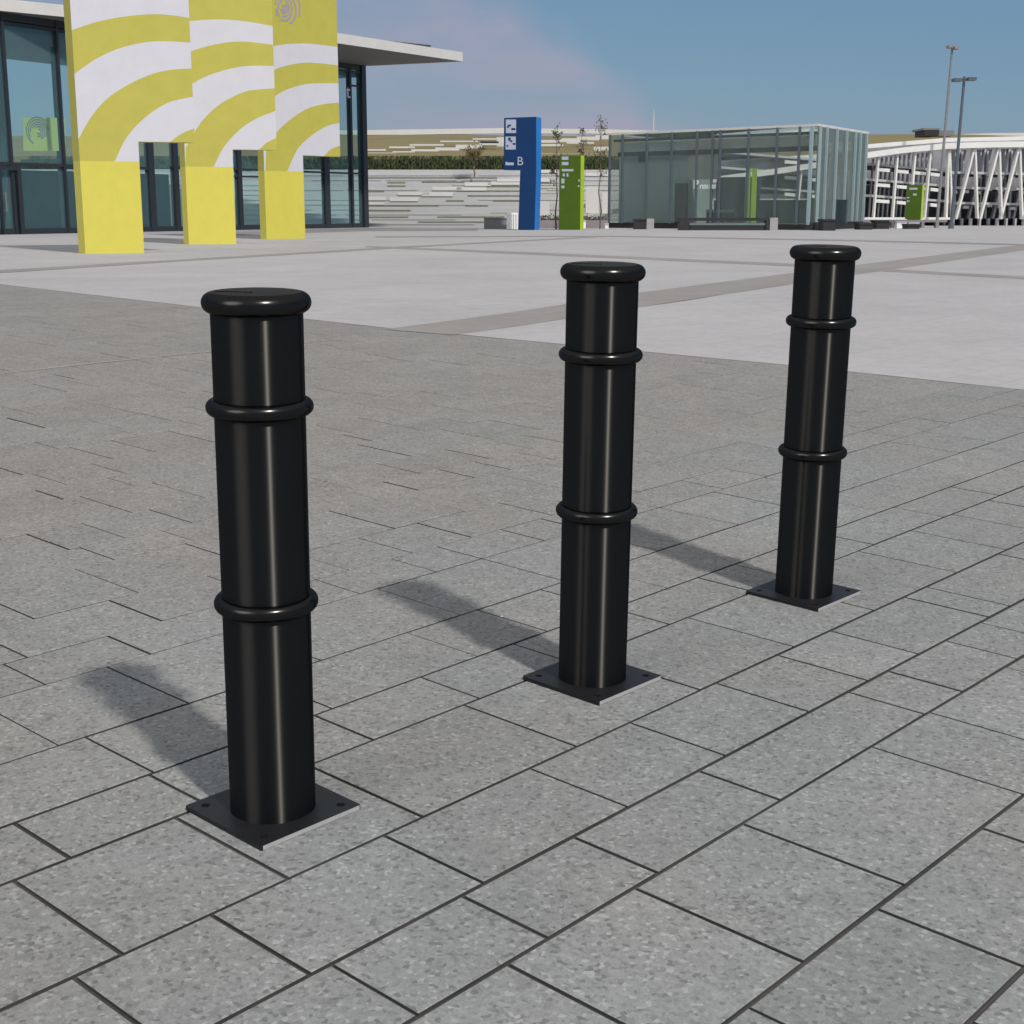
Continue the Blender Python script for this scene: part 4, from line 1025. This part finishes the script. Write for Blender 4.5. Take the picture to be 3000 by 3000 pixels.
# a broad veil of cirrus whose edge runs down to the right of the terminal roof
d1 = CA.to_3x3() @ Vector((1500-1500, 1500, -F)).normalized(); d2 = CA.to_3x3() @ Vector((1990-1500, 1500-340, -F)).normalized()
cn = d2.cross(d1).normalized()                # great circle along the edge of the veil
dp = N.new('ShaderNodeVectorMath'); dp.operation = 'DOT_PRODUCT'; dp.inputs[1].default_value = cn; L.new(vec, dp.inputs[0])
if cn.dot(CA.to_3x3() @ Vector((-600, 1300, -F))) < 0: dp.inputs[1].default_value = -cn
nb = N.new('ShaderNodeTexNoise'); nb.inputs['Scale'].default_value = 14; nb.inputs['Detail'].default_value = 6; L.new(vec, nb.inputs['Vector'])
nm = N.new('ShaderNodeMapRange'); nm.inputs['To Min'].default_value = -.035; nm.inputs['To Max'].default_value = .035; L.new(nb.outputs['Fac'], nm.inputs['Value'])
sm = N.new('ShaderNodeMath'); sm.operation = 'ADD'; L.new(dp.outputs['Value'], sm.inputs[0]); L.new(nm.outputs[0], sm.inputs[1])
m1 = N.new('ShaderNodeMapRange'); m1.interpolation_type = 'SMOOTHSTEP'; m1.inputs['From Min'].default_value = -.012; m1.inputs['From Max'].default_value = .022
L.new(sm.outputs[0], m1.inputs['Value'])
fd = N.new('ShaderNodeMapRange'); fd.interpolation_type = 'SMOOTHSTEP'; fd.inputs['From Min'].default_value = .03; fd.inputs['From Max'].default_value = .22
fd.inputs['To Min'].default_value = 1; fd.inputs['To Max'].default_value = .30; L.new(sm.outputs[0], fd.inputs['Value'])
m2 = N.new('ShaderNodeMapRange'); m2.inputs['From Min'].default_value = .34; m2.inputs['From Max'].default_value = .70
m2.inputs['To Min'].default_value = .30; m2.inputs['To Max'].default_value = 1; L.new(n1.outputs['Fac'], m2.inputs['Value'])
ad = N.new('ShaderNodeMath'); ad.operation = 'MULTIPLY'; L.new(m1.outputs[0], ad.inputs[0]); L.new(m2.outputs[0], ad.inputs[1])
fc = N.new('ShaderNodeMath'); fc.operation = 'MULTIPLY'; fc.use_clamp = True; L.new(ad.outputs[0], fc.inputs[0]); L.new(fd.outputs[0], fc.inputs[1])
# thin even veil over the clear sky
vl = N.new('ShaderNodeMix'); vl.data_type = 'RGBA'; vl.inputs['Factor'].default_value = .78
L.new(sk.outputs[0], vl.inputs['A']); vl.inputs['B'].default_value = (1.42, 2.88, 4.65, 1)
mx = N.new('ShaderNodeMix'); mx.data_type = 'RGBA'; L.new(fc.outputs[0], mx.inputs['Factor'])
L.new(vl.outputs['Result'], mx.inputs['A']); mx.inputs['B'].default_value = (4.5, 4.25, 5.4, 1)
# unseen bright sky patch added behind the camera for the bollard stripe and fill
ca = R(-48); ce_ = R(34)
dp2 = N.new('ShaderNodeVectorMath'); dp2.operation = 'DOT_PRODUCT'; dp2.inputs[1].default_value = (math.sin(ca)*math.cos(ce_), -math.cos(ca)*math.cos(ce_), math.sin(ce_)); L.new(vec, dp2.inputs[0])
m3 = N.new('ShaderNodeMapRange'); m3.interpolation_type = 'SMOOTHSTEP'; m3.inputs['From Min'].default_value = .93; m3.inputs['From Max'].default_value = .99; L.new(dp2.outputs['Value'], m3.inputs['Value'])
# unseen overhead sky whitened to add neutral fill in the shadows
sx_ = N.new('ShaderNodeSeparateXYZ'); L.new(vec, sx_.inputs[0])
oh = N.new('ShaderNodeMapRange'); oh.interpolation_type = 'SMOOTHSTEP'; oh.inputs['From Min'].default_value = .20; oh.inputs['From Max'].default_value = .65; oh.inputs['To Max'].default_value = .85
L.new(sx_.outputs['Z'], oh.inputs['Value'])
mo = N.new('ShaderNodeMix'); mo.data_type = 'RGBA'; L.new(oh.outputs[0], mo.inputs['Factor']); L.new(mx.outputs['Result'], mo.inputs['A']); mo.inputs['B'].default_value = (6.0, 5.85, 5.7, 1); mx = mo
mc = N.new('ShaderNodeMix'); mc.data_type = 'RGBA'; L.new(m3.outputs[0], mc.inputs['Factor'])
L.new(mx.outputs['Result'], mc.inputs['A']); mc.inputs['B'].default_value = (48, 46.5, 45, 1)
L.new(mc.outputs['Result'], bg.inputs['Color'])

S.render.engine = 'CYCLES'
S.view_settings.view_transform = 'Standard'; S.view_settings.look = 'None'; S.view_settings.exposure = 0; S.view_settings.gamma = 1
S.cycles.max_bounces = 8; S.cycles.transparent_max_bounces = 16
